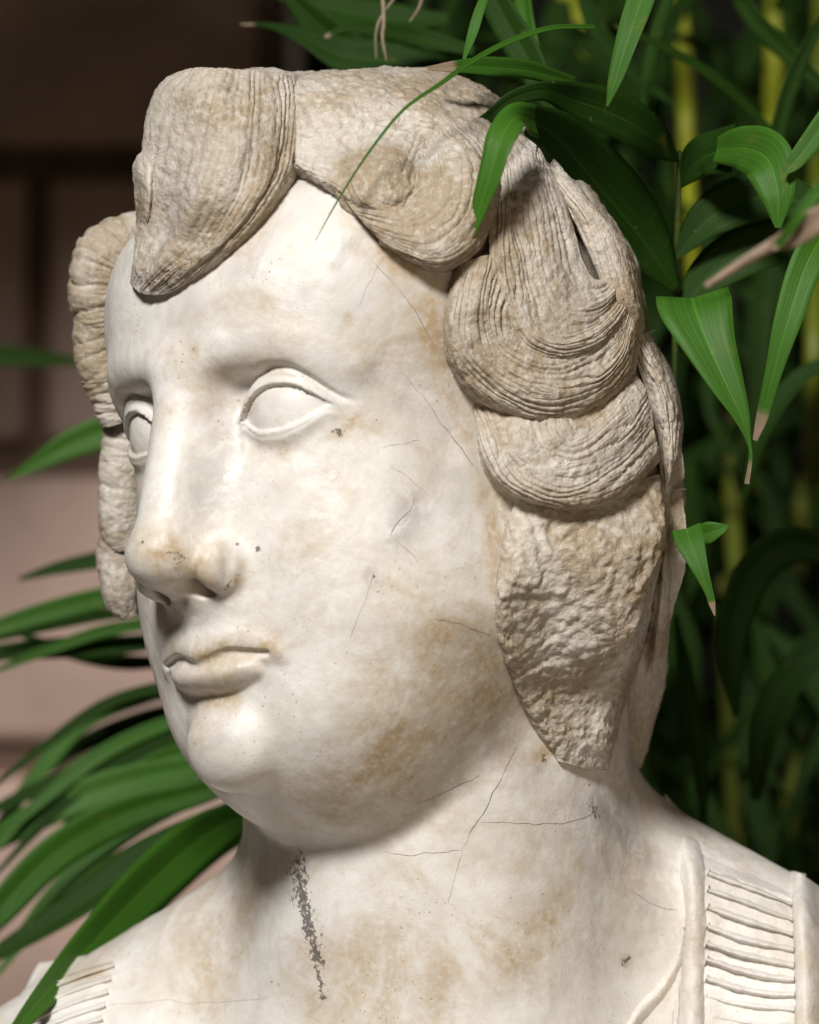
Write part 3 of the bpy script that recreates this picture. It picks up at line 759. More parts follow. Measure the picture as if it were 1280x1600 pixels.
def sdf_hairmass(p):
    d = sdf_hair(p)
    q = to_h(p)
    return d
sdf_hairmass = par(sdf_hairmass)
def build_hairmass(parent):
    V, Q = surface_nets(sdf_hairmass, (-120, -130, -130), (130, 130, 135), 2.4)
    V = project(sdf_hairmass, V, 2)
    V, Q = subdivide(V, Q); V = project(sdf_hairmass, V, 1)
    N = grad(sdf_hairmass, V); N /= np.linalg.norm(N, axis=1, keepdims=True)
    q = to_h(V)
    ang = np.arctan2(q[:, 0], q[:, 1] - 10) / (2 * math.pi) + .5 + .012 * q[:, 2] / 20
    sv = strands(ang, q[:, 2], 60, 5, 1.2)
    V = V + N * (1.3 * sv + 2.4 * fbm(V, 24, 3, 5) + .5 * fbm(V, 3, 2, 8))[:, None]
    return mesh_obj('hair', V, Q, HAIR_M, parent)
t = time.time()
hair = build_hairmass(bust)
build_hair()
for nm, V, Q in HAIR_BITS:
    o = mesh_obj(nm, V, Q, HAIR_M, hair)
    if nm == 'broken_lock': o['label'] = 'rough broken hair lock where the ear would be'
print('hair', time.time() - t)
#@@TAIL
# ------------------------------------------------------------------ tunic on the shoulders
def patch(name, guides, parent, mat, nu=14, nv=60, skirt=4.0, rough=.25, seed=1, pts_fn=None, edge_round=True):
    f = pts_fn or on_torso
    C = np.array([arc_resample(catmull([f(*a) for a in g], 60), nv) for g in guides])
    P = np.stack([catmull(C[:, j], nu) for j in range(nv)], 1)
    N = normals_grid(P); flip = (N * (CAMP - P)).sum() < 0
    if flip: N = -N
    P = P + N * (rough * (fbm(P, 4, 3, seed) + .8 * fbm(P, 14, 2, seed + 7)))[..., None]
    R = np.concatenate([P[:1] - N[:1] * skirt, P, P[-1:] - N[-1:] * skirt], 0)
    N2 = np.concatenate([N[:1], N, N[-1:]], 0)
    R = np.concatenate([R[:, :1] - N2[:, :1] * skirt, R, R[:, -1:] - N2[:, -1:] * skirt], 1)
    a, b = R.shape[:2]; I = np.arange(a * b).reshape(a, b)
    Q = np.stack([I[:-1, :-1], I[1:, :-1], I[1:, 1:], I[:-1, 1:]], -1).reshape(-1, 4)
    if flip: Q = Q[:, ::-1]
    return mesh_obj(name, R.reshape(-1, 3), Q.copy(), mat, parent)
_t1 = par(sdf_torso)
def on_torso(px, py, h=0.0, back=0.0): return on_body(px, py, h, back, _t1)
tunic = patch('tunic', [
    [(1040,1240,-3,8),(1050,1330,-3,0),(1056,1430,-3,0),(1052,1530,-3,0),(1046,1860,-3,0)],
    [(1068,1270,-1,4),(1082,1345,2,0),(1088,1440,2,0),(1082,1530,2,0),(1076,1860,2,0)],
    [(1120,1310,-.5,4),(1130,1370,2.2,0),(1134,1450,2.2,0),(1130,1540,2.2,0),(1126,1860,2.2,0)],
    [(1180,1340,-.5,4),(1186,1390,2.2,0),(1190,1460,2.2,0),(1188,1550,2.2,0),(1186,1860,2.2,0)],
    [(1245,1374,-.5,4),(1246,1420,2.2,0),(1250,1480,2.2,0),(1250,1560,2.2,0),(1250,1860,2.2,0)],
    [(1300,1400,0,10),(1310,1450,0,10),(1316,1500,0,8),(1316,1570,0,8),(1316,1860,0,8)]], bust, TUNIC_M, nu=60, nv=110, seed=51)
patch('border', [
    [(1052,1254,-1,6),(1062,1340,-1,0),(1066,1430,-1,0),(1062,1530,-1,0),(1058,1860,-1,0)],
    [(1062,1268,0,4),(1074,1342,4.2,0),(1078,1434,4.2,0),(1074,1530,4.2,0),(1070,1860,4.2,0)],
    [(1080,1280,0,4),(1092,1350,4.6,0),(1096,1440,4.6,0),(1092,1530,4.6,0),(1088,1860,4.6,0)],
    [(1094,1284,0,6),(1106,1358,0,0),(1110,1444,0,0),(1106,1530,0,0),(1102,1860,0,0)]], tunic, TUNIC_M, nu=18, nv=120, rough=.6, seed=52)
patch('border', [
    [(1236,1362,0,6),(1234,1420,0,0),(1238,1490,0,0),(1240,1560,0,0),(1238,1860,0,0)],
    [(1244,1362,5,6),(1242,1420,6,0),(1246,1490,6,0),(1248,1560,6,0),(1246,1860,6,0)],
    [(1262,1372,7,8),(1266,1425,8,2),(1270,1490,8,2),(1272,1560,8,2),(1270,1860,8,2)],
    [(1300,1400,1,14),(1310,1450,1,14),(1316,1500,1,12),(1316,1570,1,12),(1316,1860,1,12)]], tunic, TUNIC_M, nu=22, nv=90, rough=.5, seed=53)
for k in range(1, 19):
    yl, yr = 1330 + 27.5 * k, 1384 + 23.5 * k
    xl, xr = 1107 - 0.5 * k, 1238 + .5 * k
    g = []; hk = random.uniform(.85, 1.1); th = random.uniform(.85, 1.3)
    for dy, h in ((0, 1.2), (2.5, 3.6), (6, 4.4), (9.5, 3.6), (12, 1.2)):
        row = []
        for u in (0, .12, .35, .65, .88, 1):
            x = xl + (xr - xl) * u; y = yl + (yr - yl) * u + dy * th + 5 * math.sin(u * math.pi) * (1 if k > 3 else 0) + 0.9 * math.sin(u * 5 + k * 1.7)
            row.append((x, y, h * hk * 1.1, 0))
        g.append(row)
    patch('pleat', g, tunic, TUNIC_M, nu=12, nv=60, skirt=2.5, rough=.55, seed=60 + k)
# hem of the neckline on the near side
patch('neckline_fold', [
    [(1062,1440,-1),(1052,1490,-1),(1030,1530,-1),(1000,1562,-1),(972,1605,-1),(955,1650,-1)],
    [(1068,1450,1.3),(1058,1500,1.3),(1036,1542,1.3),(1006,1574,1.3),(980,1612,1.3),(964,1655,1.3)],
    [(1076,1462,-.5),(1066,1512,-.5),(1044,1556,-.5),(1016,1588,-.5),(992,1622,-.5),(975,1660,-.5)]], tunic, TUNIC_M, nu=10, nv=90, rough=.3, seed=80)
far = patch('shoulder_cloth', [
    [(60,1504,-3,10),(40,1540,-3,4),(20,1590,-3,0),(0,1800,-3,0)],
    [(110,1496,.2,4),(90,1540,.8,0),(75,1590,.8,0),(60,1800,.8,0)],
    [(165,1486,-.5,0),(150,1530,.8,0),(138,1590,.8,0),(128,1800,.8,0)],
    [(196,1478,-3,0),(184,1530,-2,0),(174,1590,-2,0),(166,1800,-2,0)]], tunic, TUNIC_M, nu=40, nv=60, seed=54)
for k in range(13):
    y0 = 1500 + 21 * k; x0 = 178 - 4.5 * k
    g = [[(x0, y0 + dy, h - .8), (x0 - 45, y0 + 14 + dy, h), (x0 - 95, y0 + 34 + dy, h), (x0 - 130, y0 + 50 + dy, h - .8)] for dy, h in ((0, .2), (4, 1.7), (9, 2.0), (13, .2))]
    patch('pleat', g, tunic, TUNIC_M, nu=10, nv=40, skirt=2.0, rough=.25, seed=90 + k)

# ------------------------------------------------------------------ cracks: thin dirt-filled fissures that follow the surface
def crack(pts, w, seed):
    C = np.array([on_body(*p) for p in pts]); C = arc_resample(catmull(C, 60), 90)
    C = C + 1.1 * np.stack([fbm(C, 7, 4, seed + k) for k in range(3)], -1)
    C = project(sdf_body, C, 2)
    N = grad(sdf_body, C); N /= np.linalg.norm(N, axis=1, keepdims=True)
    C = C + 0.35 * np.stack([fbm(C, 16, 3, 90 + k) for k in range(3)], -1) + 0.10 * np.stack([fbm(C, 3.5, 2, 95 + k) for k in range(3)], -1)
    T = np.gradient(C, axis=0); B = np.cross(T, N); B /= np.linalg.norm(B, axis=1, keepdims=True)
    s_ = np.linspace(0, 1, 90)
    ww = .5 * w * (0.25 + 0.75 * np.clip(.55 + .9 * fbm(C, 4, 3, seed + 5), 0, 1.3)) * np.minimum(1, np.minimum(s_, 1 - s_) * 8 + .1)
    R = np.stack([C + B * ww[:, None] + N * .03, C + N * .10, C - B * ww[:, None] + N * .03], 0)
    I = np.arange(270).reshape(3, 90)
    Q = np.stack([I[:-1, :-1], I[1:, :-1], I[1:, 1:], I[:-1, 1:]], -1).reshape(-1, 4)
    return mesh_obj('crack', R.reshape(-1, 3), Q, CRACK_M, body)
for i, (w, pts) in enumerate([
    (.20, [(575,400),(612,440),(640,475),(665,515),(680,545)]), (.24, [(634,585),(660,620),(690,660),(722,700),(748,742)]),
    (.34, [(650,776),(640,795),(622,818),(612,840)]), (.16, [(612,840),(635,862),(650,880)]), (.15, [(586,890),(572,935),(553,985),(548,1000)]),
    (.14, [(680,968),(725,980),(768,992)]), (.26, [(808,1168),(790,1210),(768,1248),(745,1290),(722,1328)]), (.20, [(722,1326),(690,1330),(640,1335),(600,1330)]),
    (.18, [(752,1284),(800,1285),(850,1287),(895,1285),(925,1268)]), (.15, [(722,1330),(712,1370),(702,1410)]), (.20, [(988,1392),(1012,1410),(1040,1422),(1062,1426)]),
    (.16, [(610,725),(640,750),(670,775)]), (.13, [(600,700),(640,690),(660,688)]), (.14, [(750,1210),(700,1235),(650,1255)]), (.13, [(160,1572),(300,1565),(420,1560)]), (.12, [(560,480),(590,420),(600,400)])]):
    crack(pts, w, 200 + i * 3)

# ------------------------------------------------------------------ wall behind
def box_mesh(c, s_, bev, seed):
    """a dressed block with softened, uneven edges; c, s_ in mm in the shoulders' frame"""
    n = 4
    import itertools
    V = []; 
    g = np.array([-1, -1 + 2 * bev / s_[0], 1 - 2 * bev / s_[0], 1]); h = np.array([-1, -1 + 2 * bev / s_[2], 1 - 2 * bev / s_[2], 1])
    r = np.random.default_rng(seed)
    front = np.zeros((4, 4, 3))
    for i in range(4):
        for j in range(4):
            e = (i in (0, 3)) or (j in (0, 3))
            front[i, j] = (g[i] * s_[0] / 2, -s_[1] / 2 + (bev if e else 0) + r.uniform(-1, 1), h[j] * s_[2] / 2)
    back = front.copy(); back[..., 1] = s_[1] / 2
    V = np.concatenate([front.reshape(-1, 3), back.reshape(-1, 3)]) + np.array(c)
    I = np.arange(16).reshape(4, 4); Q = [(I[i, j], I[i + 1, j], I[i + 1, j + 1], I[i, j + 1]) for i in range(3) for j in range(3)]
    ring = [I[i, 0] for i in range(4)] + [I[3, j] for j in range(1, 4)] + [I[i, 3] for i in (2, 1, 0)] + [I[0, j] for j in (2, 1)]
    Q += [(ring[k], ring[k] + 16, ring[(k + 1) % 12] + 16, ring[(k + 1) % 12]) for k in range(12)]
    W_ = V[:, :1] * RH + V[:, 1:2] * FH + V[:, 2:] * np.array([0, 0, 1.0])
    return W_, np.array(Q)
def cbox(name, x0, x1, y0, y1, z0, z1, mat, parent=None, bev=4, seed=1):
    V, Q = box_mesh(((x0 + x1) / 2, (y0 + y1) / 2, (z0 + z1) / 2), (x1 - x0, y1 - y0, z1 - z0), bev, seed)
    return mesh_obj(name, V, Q, mat, parent, smooth=False)
YW = 900.0
_d = ray(60, 715); _q = CAMP + _d * ((YW - CAMP @ FH) / (_d @ FH)); ZJ = float(_q[2])       # a joint of the masonry
wall = cbox('wall', -1100, -60, YW + 14, YW + 120, -900, 900, MORTAR_M, None, 4, 1)
tag(wall, 'blurred wall of pink stone blocks behind the bust', 'wall')
zz = [ZJ + 153 * k for k in range(-6, 7)]
for r_ in range(len(zz) - 1):
    x = -1100 + (60 if r_ % 2 else -120); i = 0
    while x < -150:
        w_ = 330 + 70 * ((r_ * 7 + i * 3) % 3 - 1)
        cbox('block', max(x, -1098), min(x + w_, -62) - 12, YW, YW + 40, zz[r_] + 9, zz[r_ + 1] - 9, WALL_M, wall, 7, r_ * 10 + i)
        x += w_; i += 1
back = cbox('dark_backdrop', -58, 1500, YW + 300, YW + 360, -900, 900, DARK_M, None, 4, 2)  # dark sheet added to stand for the shade behind the leaves
back.name = 'shade_backdrop'
tag(back, 'near black backdrop behind the palm leaves, shade put into its colour', 'wall')

# ------------------------------------------------------------------ palm leaves
def leaflet(path, parent, mat=None, roll=0.0, fold=.25, nv=46, dry=0.0, seed=1, name='leaflet', wave=0.03):
    """path: (px, py, depth mm, half width px); a blade creased along its rib, with a little thickness"""
    A = catmull([list(at(a, b, c)) + [w / PXMM * (DIST + c) / DIST] for a, b, c, w in path], nv)
    X, w = A[:, :3], np.maximum(A[:, 3], .12)
    T = np.gradient(X, axis=0); T /= np.linalg.norm(T, axis=1, keepdims=True)
    B = np.cross(T, CF); B /= np.maximum(np.linalg.norm(B, axis=1, keepdims=True), 1e-6)
    for i in range(1, nv):
        if B[i] @ B[i - 1] < 0: B[i] = -B[i]
    N = np.cross(B, T)
    N = np.where(((N * (-CF)).sum(1) < 0)[:, None], -N, N)
    ro = np.radians(np.interp(np.linspace(0, 1, nv), np.linspace(0, 1, len(roll)), roll)) if isinstance(roll, (list, tuple)) else np.full(nv, math.radians(roll))
    B2 = B * np.cos(ro)[:, None] + N * np.sin(ro)[:, None]; N2 = N * np.cos(ro)[:, None] - B * np.sin(ro)[:, None]
    u = np.array([-1, -.66, -.33, -.06, 0, .06, .33, .66, 1.0])
    al = np.linspace(0, 1, nv)
    wv = wave * np.sin(al[None] * 17 + u[:, None] * 2 + seed) * (u[:, None] ** 2)
    P = X[None] + u[:, None, None] * w[None, :, None] * B2[None] + ((np.abs(u) * fold)[:, None] + wv)[..., None] * w[None, :, None] * N2[None]
    Pb = P - N2[None] * 0.25
    m = len(u); I = np.arange(m * nv).reshape(m, nv); K = I + m * nv
    def qs(I): return np.stack([I[:-1, :-1], I[1:, :-1], I[1:, 1:], I[:-1, 1:]], -1).reshape(-1, 4)
    Q = np.vstack([qs(I), qs(K)[:, ::-1], np.stack([I[0, :-1], I[0, 1:], K[0, 1:], K[0, :-1]], -1), np.stack([I[-1, 1:], I[-1, :-1], K[-1, :-1], K[-1, 1:]], -1)])
    ac = np.repeat(u[:, None], nv, 1); aa = np.repeat(al[None], m, 0)
    dr = sst(1 - dry - .02, 1 - dry + .03, aa) if dry > 0 else aa * 0
    at_ = {k: np.r_[v.ravel(), v.ravel()] for k, v in (('across', ac), ('along', aa), ('dry', dr))}
    return mesh_obj(name, np.vstack([P.reshape(-1, 3), Pb.reshape(-1, 3)]), Q, mat or LEAF_M, parent, attrs=at_)
def cane(path, mat, parent=None, name='stem', nu=10, nv=30):
    A = catmull([list(at(a, b, c)) + [w / PXMM * (DIST + c) / DIST] for a, b, c, w in path], nv)
    X, r = A[:, :3], np.maximum(A[:, 3], .15)
    T = np.gradient(X, axis=0); T /= np.linalg.norm(T, axis=1, keepdims=True)
    B = np.cross(T, CF); B /= np.linalg.norm(B, axis=1, keepdims=True); N = np.cross(B, T)
    th = np.linspace(0, 2 * math.pi, nu, endpoint=False)[:, None, None]
    P = X[None] + (np.cos(th) * B[None] + np.sin(th) * N[None]) * r[None, :, None]
    I = np.arange(nu * nv).reshape(nu, nv); J = np.roll(I, -1, 0)
    Q = np.stack([I[:, :-1], J[:, :-1], J[:, 1:], I[:, 1:]], -1).reshape(-1, 4)
    return mesh_obj(name, P.reshape(-1, 3), Q, mat, parent)
def frond(name, base, label, cat='palm frond', group=None):
    o = bpy.data.objects.new(name, None); COL.objects.link(o); o.location = Vector(at(*base) * MM); o.empty_display_size = .05
    bpy.context.view_layer.update()
    return tag(o, label, cat, group)

# --- left, behind the chin
f = frond('palm_frond', (420,1330,170), 'bright green palm frond fanning out left below the chin')
leaflet([(430,1250,150,10),(330,1300,140,38),(240,1375,110,44),(140,1480,60,36),(65,1560,15,20),(0,1640,-10,6)], f, roll=-15, fold=.2, seed=1)
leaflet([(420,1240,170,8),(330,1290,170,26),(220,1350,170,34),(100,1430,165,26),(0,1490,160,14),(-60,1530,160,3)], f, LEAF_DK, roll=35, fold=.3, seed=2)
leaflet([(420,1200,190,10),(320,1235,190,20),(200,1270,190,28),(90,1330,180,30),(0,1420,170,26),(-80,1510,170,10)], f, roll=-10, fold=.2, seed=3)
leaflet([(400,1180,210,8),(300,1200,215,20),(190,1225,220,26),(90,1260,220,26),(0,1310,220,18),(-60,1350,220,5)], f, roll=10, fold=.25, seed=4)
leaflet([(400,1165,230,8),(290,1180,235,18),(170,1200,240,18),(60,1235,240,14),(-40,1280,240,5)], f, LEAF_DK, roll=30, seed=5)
cane([(470,1300,200,7),(420,1240,195,8),(390,1180,200,6),(380,1100,210,4)], CANE_M, f)
leaflet([(380,1150,240,6),(290,1150,250,13),(190,1170,255,15),(100,1215,255,12),(20,1290,255,4)], f, roll=-10, seed=51)
leaflet([(370,1230,200,6),(270,1262,205,14),(170,1320,205,16),(80,1400,200,12),(10,1490,195,3)], f, roll=15, seed=52)
leaflet([(420,1290,180,6),(340,1330,165,14),(250,1410,150,15),(170,1500,140,10),(110,1580,135,3)], f, LEAF_DK, roll=20, seed=53)
f = frond('palm_frond', (380,1150,260), 'thin arching palm leaflets left of the lips and chin')
leaflet([(300,1075,260,8),(220,1090,260,14),(130,1130,255,15),(60,1210,250,13),(0,1290,245,9),(-40,1340,240,3)], f, roll=20, seed=6)
leaflet([(300,1100,270,8),(210,1130,270,16),(120,1170,270,14),(70,1210,270,5)], f, LEAF_DK, roll=30, seed=7)
cane([(390,1200,270,5),(340,1120,270,5),(300,1075,265,4)], CANE_M, f)
f = frond('palm_frond', (330,1010,240), 'dark green palm leaflets spreading left beside the nose and mouth')
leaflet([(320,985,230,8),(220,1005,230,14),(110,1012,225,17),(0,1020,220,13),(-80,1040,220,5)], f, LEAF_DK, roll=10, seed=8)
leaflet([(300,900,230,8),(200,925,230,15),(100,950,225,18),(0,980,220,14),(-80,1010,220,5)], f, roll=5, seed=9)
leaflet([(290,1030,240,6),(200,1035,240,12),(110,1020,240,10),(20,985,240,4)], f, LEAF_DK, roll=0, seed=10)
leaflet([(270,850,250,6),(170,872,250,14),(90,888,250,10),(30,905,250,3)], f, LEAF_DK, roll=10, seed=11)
cane([(380,1090,250,5),(340,1000,245,5),(290,900,240,4),(270,850,250,3)], CANE_M, f)
for i, (y0, y1, y2, w, dk) in enumerate([(1120,1175,1320,11,0),(1140,1200,1370,9,1),(1170,1240,1440,13,0),(1210,1275,1460,10,1),(1245,1330,1530,12,0),(1060,1100,1230,8,1),(960,985,1050,9,0),(940,960,1000,8,1)]):
    leaflet([(360,y0 - 10,215,5),(270,y0 + 8,220,w),(165,y1,222,w * 1.15),(70,(y1 + y2) / 2,218,w * .9),(-10,y2,212,3)], f, LEAF_DK if dk else LEAF_M, roll=12 - 9 * (i % 4), seed=70 + i)
f = frond('palm_frond', (260,630,260), 'single blurred palm leaf tip pointing left at eye level')
leaflet([(260,635,240,10),(170,672,240,24),(110,695,240,22),(50,728,240,10),(10,750,240,2)], f, roll=0, seed=12)
f = frond('palm_frond', (-60,550,420), 'dim horizontal palm leaf at the left edge above the eye')
leaflet([(-80,552,420,16),(0,556,420,16),(70,560,420,12),(140,566,420,4)], f, LEAF_DK, seed=13)

# --- right, in front of and beside the hair
f = frond('palm_frond', (1058,640,20), 'palm frond with broad drooping leaflets touching the hair on the right')
cane([(1052,700,40,4),(1056,480,25,5),(1060,330,15,5),(1063,235,10,3)], plain('green_stem', (.07, .12, .02), .5), f)
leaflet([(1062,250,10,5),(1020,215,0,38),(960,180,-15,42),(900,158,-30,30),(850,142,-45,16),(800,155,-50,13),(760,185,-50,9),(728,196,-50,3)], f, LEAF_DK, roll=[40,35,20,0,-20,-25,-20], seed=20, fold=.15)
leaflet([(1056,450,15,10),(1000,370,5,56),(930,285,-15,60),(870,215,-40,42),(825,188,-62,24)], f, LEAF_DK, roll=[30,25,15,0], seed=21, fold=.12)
leaflet([(836,190,-62,26),(806,184,-80,24),(785,215,-90,26),(768,270,-92,22),(750,325,-90,14),(735,378,-88,3)], f, roll=[10,20,35,30,20], seed=22, fold=.15)
leaflet([(1062,290,12,6),(1095,248,5,34),(1150,232,-10,40)], f, LEAF_DK, roll=[-30,-20], seed=23, fold=.15)
leaflet([(1120,234,-8,20),(1165,232,-25,36),(1200,250,-40,42),(1215,300,-45,30),(1216,356,-45,5)], f, roll=[-10,10,20,10], seed=24, fold=.15)
leaflet([(1058,400,15,6),(1110,340,15,34),(1180,310,15,40),(1250,315,15,30),(1320,350,15,6)], f, LEAF_DK, roll=-15, seed=25)
leaflet([(1056,500,20,6),(1110,430,20,34),(1180,390,20,42),(1260,380,20,34),(1330,400,20,6)], f, LEAF_DK, roll=-20, seed=26)
f = frond('palm_leaf', (1085,475,-30), 'folded green palm leaf hanging with a brown tip right of the hair', 'palm leaf')
leaflet([(1082,466,-20,57),(1088,488,-28,58),(1108,540,-34,42),(1135,600,-38,28),(1158,650,-40,14),(1170,690,-40,4),(1173,715,-40,3),(1167,756,-40,4)], f, roll=[0,-10,-15,-10], fold=.22, seed=27, dry=.12)
f = frond('palm_leaf', (1280,350,-60), 'narrow bright palm blade with a dry tip slanting at the right edge', 'palm leaf')
leaflet([(1310,330,-60,30),(1262,410,-70,27),(1232,500,-75,22),(1210,580,-75,14),(1192,650,-72,10),(1180,688,-70,4)], f, roll=[-10,15,25], seed=28, dry=.22)
leaflet([(1320,150,-50,20),(1280,205,-50,18),(1245,250,-50,14),(1225,270,-50,6)], f, seed=29, roll=10)
f = frond('palm_leaf', (1090,830,0), 'small torn palm leaf tip beside the broken hair lock', 'palm leaf')
leaflet([(1072,826,-45,24),(1080,850,-50,22),(1095,890,-54,13),(1108,925,-55,7),(1112,940,-55,6),(1117,962,-55,1)], f, roll=[0,15,10], seed=30, dry=.2, fold=.2)
leaflet([(1094,838,-35,16),(1110,832,-38,17),(1128,826,-40,9),(1139,821,-40,1)], f, roll=-15, seed=31)
leaflet([(1062,858,8,10),(1068,876,8,10),(1078,884,8,2)], f, LEAF_DK, seed=32)
f = frond('dry_stalk', (1280,330,-220), 'out of focus dry brown stalk crossing the leaves at the right edge', 'stalk')
cane([(1104,447,-210,5),(1160,410,-215,8),(1225,372,-220,11)], TWIG_M, f)
leaflet([(1205,385,-222,8),(1240,368,-225,18),(1275,345,-230,20),(1330,310,-230,10)], f, roll=0, seed=33, dry=2.0, name='sheath')
leaflet([(1215,385,-225,6),(1250,335,-230,9),(1290,285,-230,10),(1330,240,-230,6)], f, seed=34)
# --- top
f = frond('palm_leaf', (1010,-40,-40), 'bright narrow palm blade hanging down from the top edge', 'palm leaf')
leaflet([(1020,-60,-30,22),(1002,0,-35,22),(982,60,-40,19),(962,125,-42,12),(949,166,-42,2)], f, roll=[10,20,30], seed=35)
f = frond('palm_leaf', (900,40,-60), 'hair thin palm leaflet trailing across the brow from the top', 'palm leaf')
leaflet([(930,42,-20,3.5),(860,44,-35,4.5),(790,68,-50,5),(735,98,-68,5),(690,130,-85,3.6),(630,172,-95,2.4),(575,240,-100,1.9),(530,310,-102,1.4),(510,345,-102,.9),(493,376,-102,.4)], f, roll=[20,30,20,0,0], seed=36, fold=.3)
f = frond('palm_leaf', (840,110,-40), 'green palm leaf with a torn brown tip lying over the crown', 'palm leaf')
leaflet([(900,130,0,10),(830,112,-25,18),(770,106,-45,18),(715,105,-58,11),(668,107,-62,3)], f, LEAF_M, roll=[30,25,20], seed=37, dry=.24)
leaflet([(770,-30,-40,4),(752,10,-45,8),(738,55,-48,8),(724,96,-52,2)], f, roll=20, seed=38)
f = frond('palm_leaf', (780,-30,10), 'dark palm blade falling behind the crown from the top edge', 'palm leaf')
leaflet([(755,-40,30,20),(785,20,28,26),(820,80,24,28),(850,140,20,20),(872,190,20,4)], f, LEAF_DK, roll=25, seed=39)
leaflet([(815,-40,60,16),(822,30,60,18),(840,110,55,16),(862,180,55,10),(880,230,55,3)], f, roll=40, seed=40)
f = frond('palm_frond', (560,-40,120), 'dark palm leaflets with pale thread tips above the head', 'palm frond')
leaflet([(720,120,110,10),(620,98,115,30),(540,88,120,30),(470,56,120,14),(420,40,118,5),(376,38,115,1)], f, LEAF_DK, roll=20, seed=41, dry=.1)
leaflet([(740,80,100,8),(660,60,100,16),(590,46,95,13),(540,44,92,7),(508,58,90,3)], f, LEAF_DK, roll=15, seed=42, dry=.07)
leaflet([(700,30,150,10),(600,30,150,30),(500,10,150,30),(420,-20,150,12)], f, LEAF_DK, roll=30, seed=43)
leaflet([(640,130,140,10),(570,90,140,26),(500,40,140,26),(450,-10,140,12)], f, LEAF_DK, roll=-20, seed=44)
f = frond('dry_stalk', (600,-20,60), 'pale dry fibres dangling above the crown', 'stalk')
cane([(597,-20,60,3),(600,30,58,3),(598,60,56,2.5),(604,94,55,1)], TWIG_M, f, name='fibre')
cane([(630,-20,60,1.5),(600,20,60,2),(588,50,60,2),(588,92,60,1)], TWIG_M, f, name='fibre')
cane([(664,-20,62,2.5),(655,12,62,2.5),(640,34,62,1)], TWIG_M, f, name='fibre')

# --- palm crown hanging over the wall above the picture: its shade falls on the stones
for j, (cx, cz, ct) in enumerate(((-.46, .43, -.36), (-.20, .47, -.42), (-.34, .40, -.50))):
    f = bpy.data.objects.new('palm_frond', None); COL.objects.link(f); f.location = camframe(cx, cz, ct)
    bpy.context.view_layer.update()
    tag(f, ['palm frond overhead whose shade falls on the upper wall', 'palm frond overhead shading the wall behind the crown', 'palm frond overhead shading the wall at the left edge'][j], 'palm frond')
    c0 = Vector(at(640, 800, 0) * MM)
    for i in range(85):
        o = leaflet([(640, 800, 0, 4), (660, 840, 0, 40), (690, 920, 0, 60), (700, 1060, 0, 46), (690, 1220, 0, 6)], f, LEAF_DK, seed=i, nv=10)
        R_ = Matrix.Rotation(random.uniform(0, 6.28), 4, 'Z') @ Matrix.Rotation(random.uniform(-1.0, 1.0), 4, 'X') @ Matrix.Rotation(random.uniform(-1, 1), 4, 'Y') @ Matrix.Scale(1.5, 4)
        off = RH * random.gauss(0, .10) + FH * random.gauss(0, .06) + np.array([0, 0, random.uniform(-.02, .10)])
        o.matrix_parent_inverse = Matrix.Identity(4)
        o.matrix_local = Matrix.Translation(Vector(off)) @ R_ @ Matrix.Translation(-c0)
f = frond('palm_frond', (1180,-60,160), 'thin dark blades arching across the upper right corner', 'palm frond')
for i, p in enumerate([[(960,40,120,3),(1040,75,130,8),(1120,125,140,10),(1190,190,150,8),(1250,260,150,3)], [(1130,-40,180,8),(1180,30,180,16),(1240,90,180,16),(1300,150,180,8)],
        [(1060,-40,150,6),(1030,40,150,12),(1010,130,150,10),(1000,220,150,3)], [(1290,20,140,6),(1240,120,140,14),(1210,230,140,14),(1200,330,140,4)],
        [(900,-40,200,8),(930,40,200,14),(985,110,200,12),(1050,160,200,4)], [(1300,560,160,8),(1240,600,160,16),(1190,680,160,14),(1160,790,160,4)],
        [(1300,860,150,20),(1230,850,150,34),(1170,900,150,34),(1140,1010,150,26),(1150,1120,150,6)], [(1310,1000,170,14),(1250,1040,170,26),(1200,1130,170,26),(1180,1250,170,8)],
        [(1100,1300,180,6),(1090,1180,180,16),(1070,1060,180,16),(1055,960,180,4)]]):
    leaflet(p, f, LEAF_DK, roll=[-30, 25, 40, -20, 15, 30, -25, 20, 35][i], seed=110 + i)
cane([(1330,-60,170,6),(1250,-80,165,6),(1100,-70,160,5),(950,-50,150,4)], CANE_M, f)
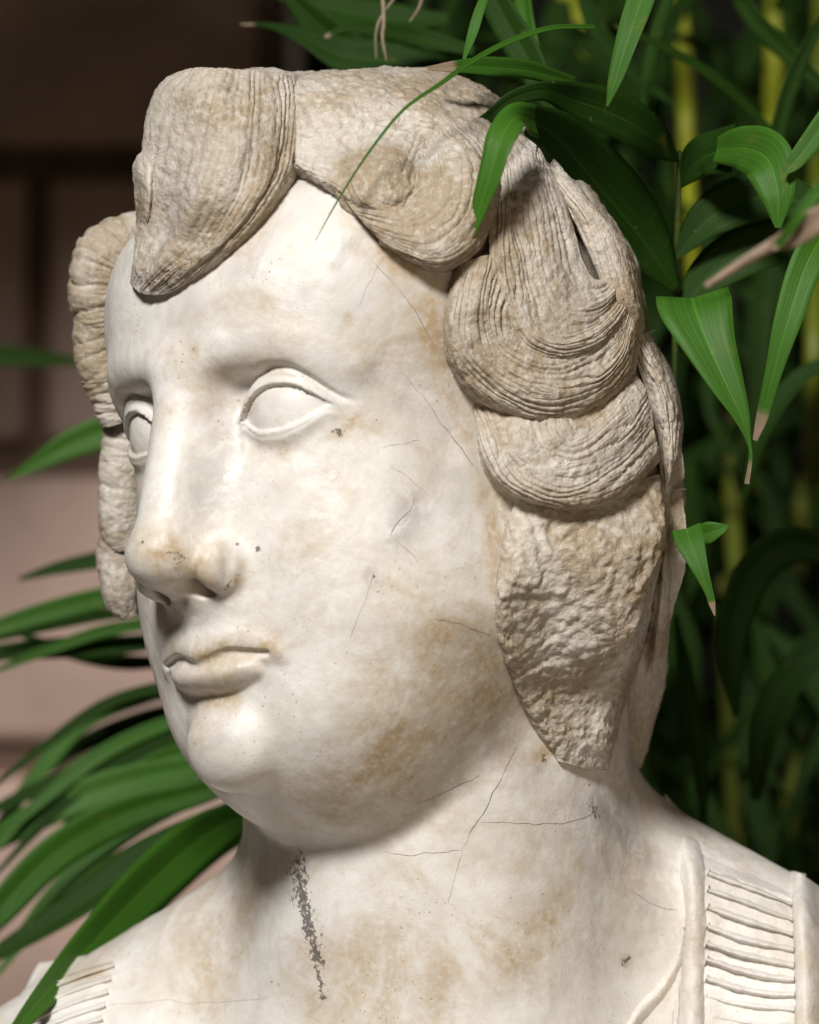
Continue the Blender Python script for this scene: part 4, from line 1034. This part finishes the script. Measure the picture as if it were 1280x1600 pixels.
# --- palm canes and the dark thicket behind
lab = ['thick yellow green palm cane behind the crown', 'slim yellow green cane above the broad leaflets', 'yellow green cane near the upper right corner', 'yellow cane at the right edge below the corner',
       'dim olive cane rising behind the near shoulder', 'olive cane beside the neck in deep shade', 'pale green cane behind the folded hanging leaf', 'yellow cane at the right edge beside the small torn leaf']
for k, p in enumerate([[(860,-60,560,17),(905,40,560,17),(945,160,560,16),(985,330,560,14)], [(1050,-60,560,13),(1068,80,560,13),(1074,240,560,12),(1085,560,460,10)],
        [(1214,-60,560,15),(1210,110,560,15),(1203,260,560,14),(1190,560,440,12),(1180,760,560,12)], [(1284,-60,560,13),(1280,200,560,14),(1272,560,420,15),(1268,760,560,14)],
        [(1262,1080,560,9),(1240,1220,560,13),(1220,1400,560,14),(1214,1500,560,14)], [(1130,900,560,10),(1138,1100,560,11),(1150,1330,560,12)],
        [(1150,640,560,12),(1145,760,560,14),(1150,900,560,12)], [(1262,740,560,10),(1254,800,560,14),(1250,900,560,8)]]):
    c = cane(p, CANE_BR if k in (0, 1, 2) else CANE_M, None, name='palm_cane'); tag(c, lab[k], 'cane', 'canes of the palm clump')
thicket = bpy.data.objects.new('thicket', None)
VV, QQ, A1, A2, A3 = [], [], [], [], []
nb = 0
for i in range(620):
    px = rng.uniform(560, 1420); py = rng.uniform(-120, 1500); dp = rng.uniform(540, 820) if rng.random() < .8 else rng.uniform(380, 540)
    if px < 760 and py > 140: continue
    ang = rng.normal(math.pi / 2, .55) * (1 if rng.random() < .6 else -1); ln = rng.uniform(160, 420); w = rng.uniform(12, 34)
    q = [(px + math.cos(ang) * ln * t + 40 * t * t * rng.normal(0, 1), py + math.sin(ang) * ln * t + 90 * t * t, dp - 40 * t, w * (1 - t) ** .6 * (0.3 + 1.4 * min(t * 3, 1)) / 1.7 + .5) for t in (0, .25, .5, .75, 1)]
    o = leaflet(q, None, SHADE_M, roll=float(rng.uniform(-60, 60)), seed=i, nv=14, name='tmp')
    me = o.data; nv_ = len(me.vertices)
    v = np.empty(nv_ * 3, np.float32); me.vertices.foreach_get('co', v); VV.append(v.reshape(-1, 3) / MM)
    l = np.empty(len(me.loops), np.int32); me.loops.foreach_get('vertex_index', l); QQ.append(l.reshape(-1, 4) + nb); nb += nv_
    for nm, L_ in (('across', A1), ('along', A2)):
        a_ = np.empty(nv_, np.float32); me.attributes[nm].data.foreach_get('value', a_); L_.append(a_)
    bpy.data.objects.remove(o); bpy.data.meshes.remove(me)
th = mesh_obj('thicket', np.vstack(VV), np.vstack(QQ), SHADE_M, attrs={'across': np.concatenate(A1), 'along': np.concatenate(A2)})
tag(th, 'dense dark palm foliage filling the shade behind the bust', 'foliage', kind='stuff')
print('script', time.time() - T0)
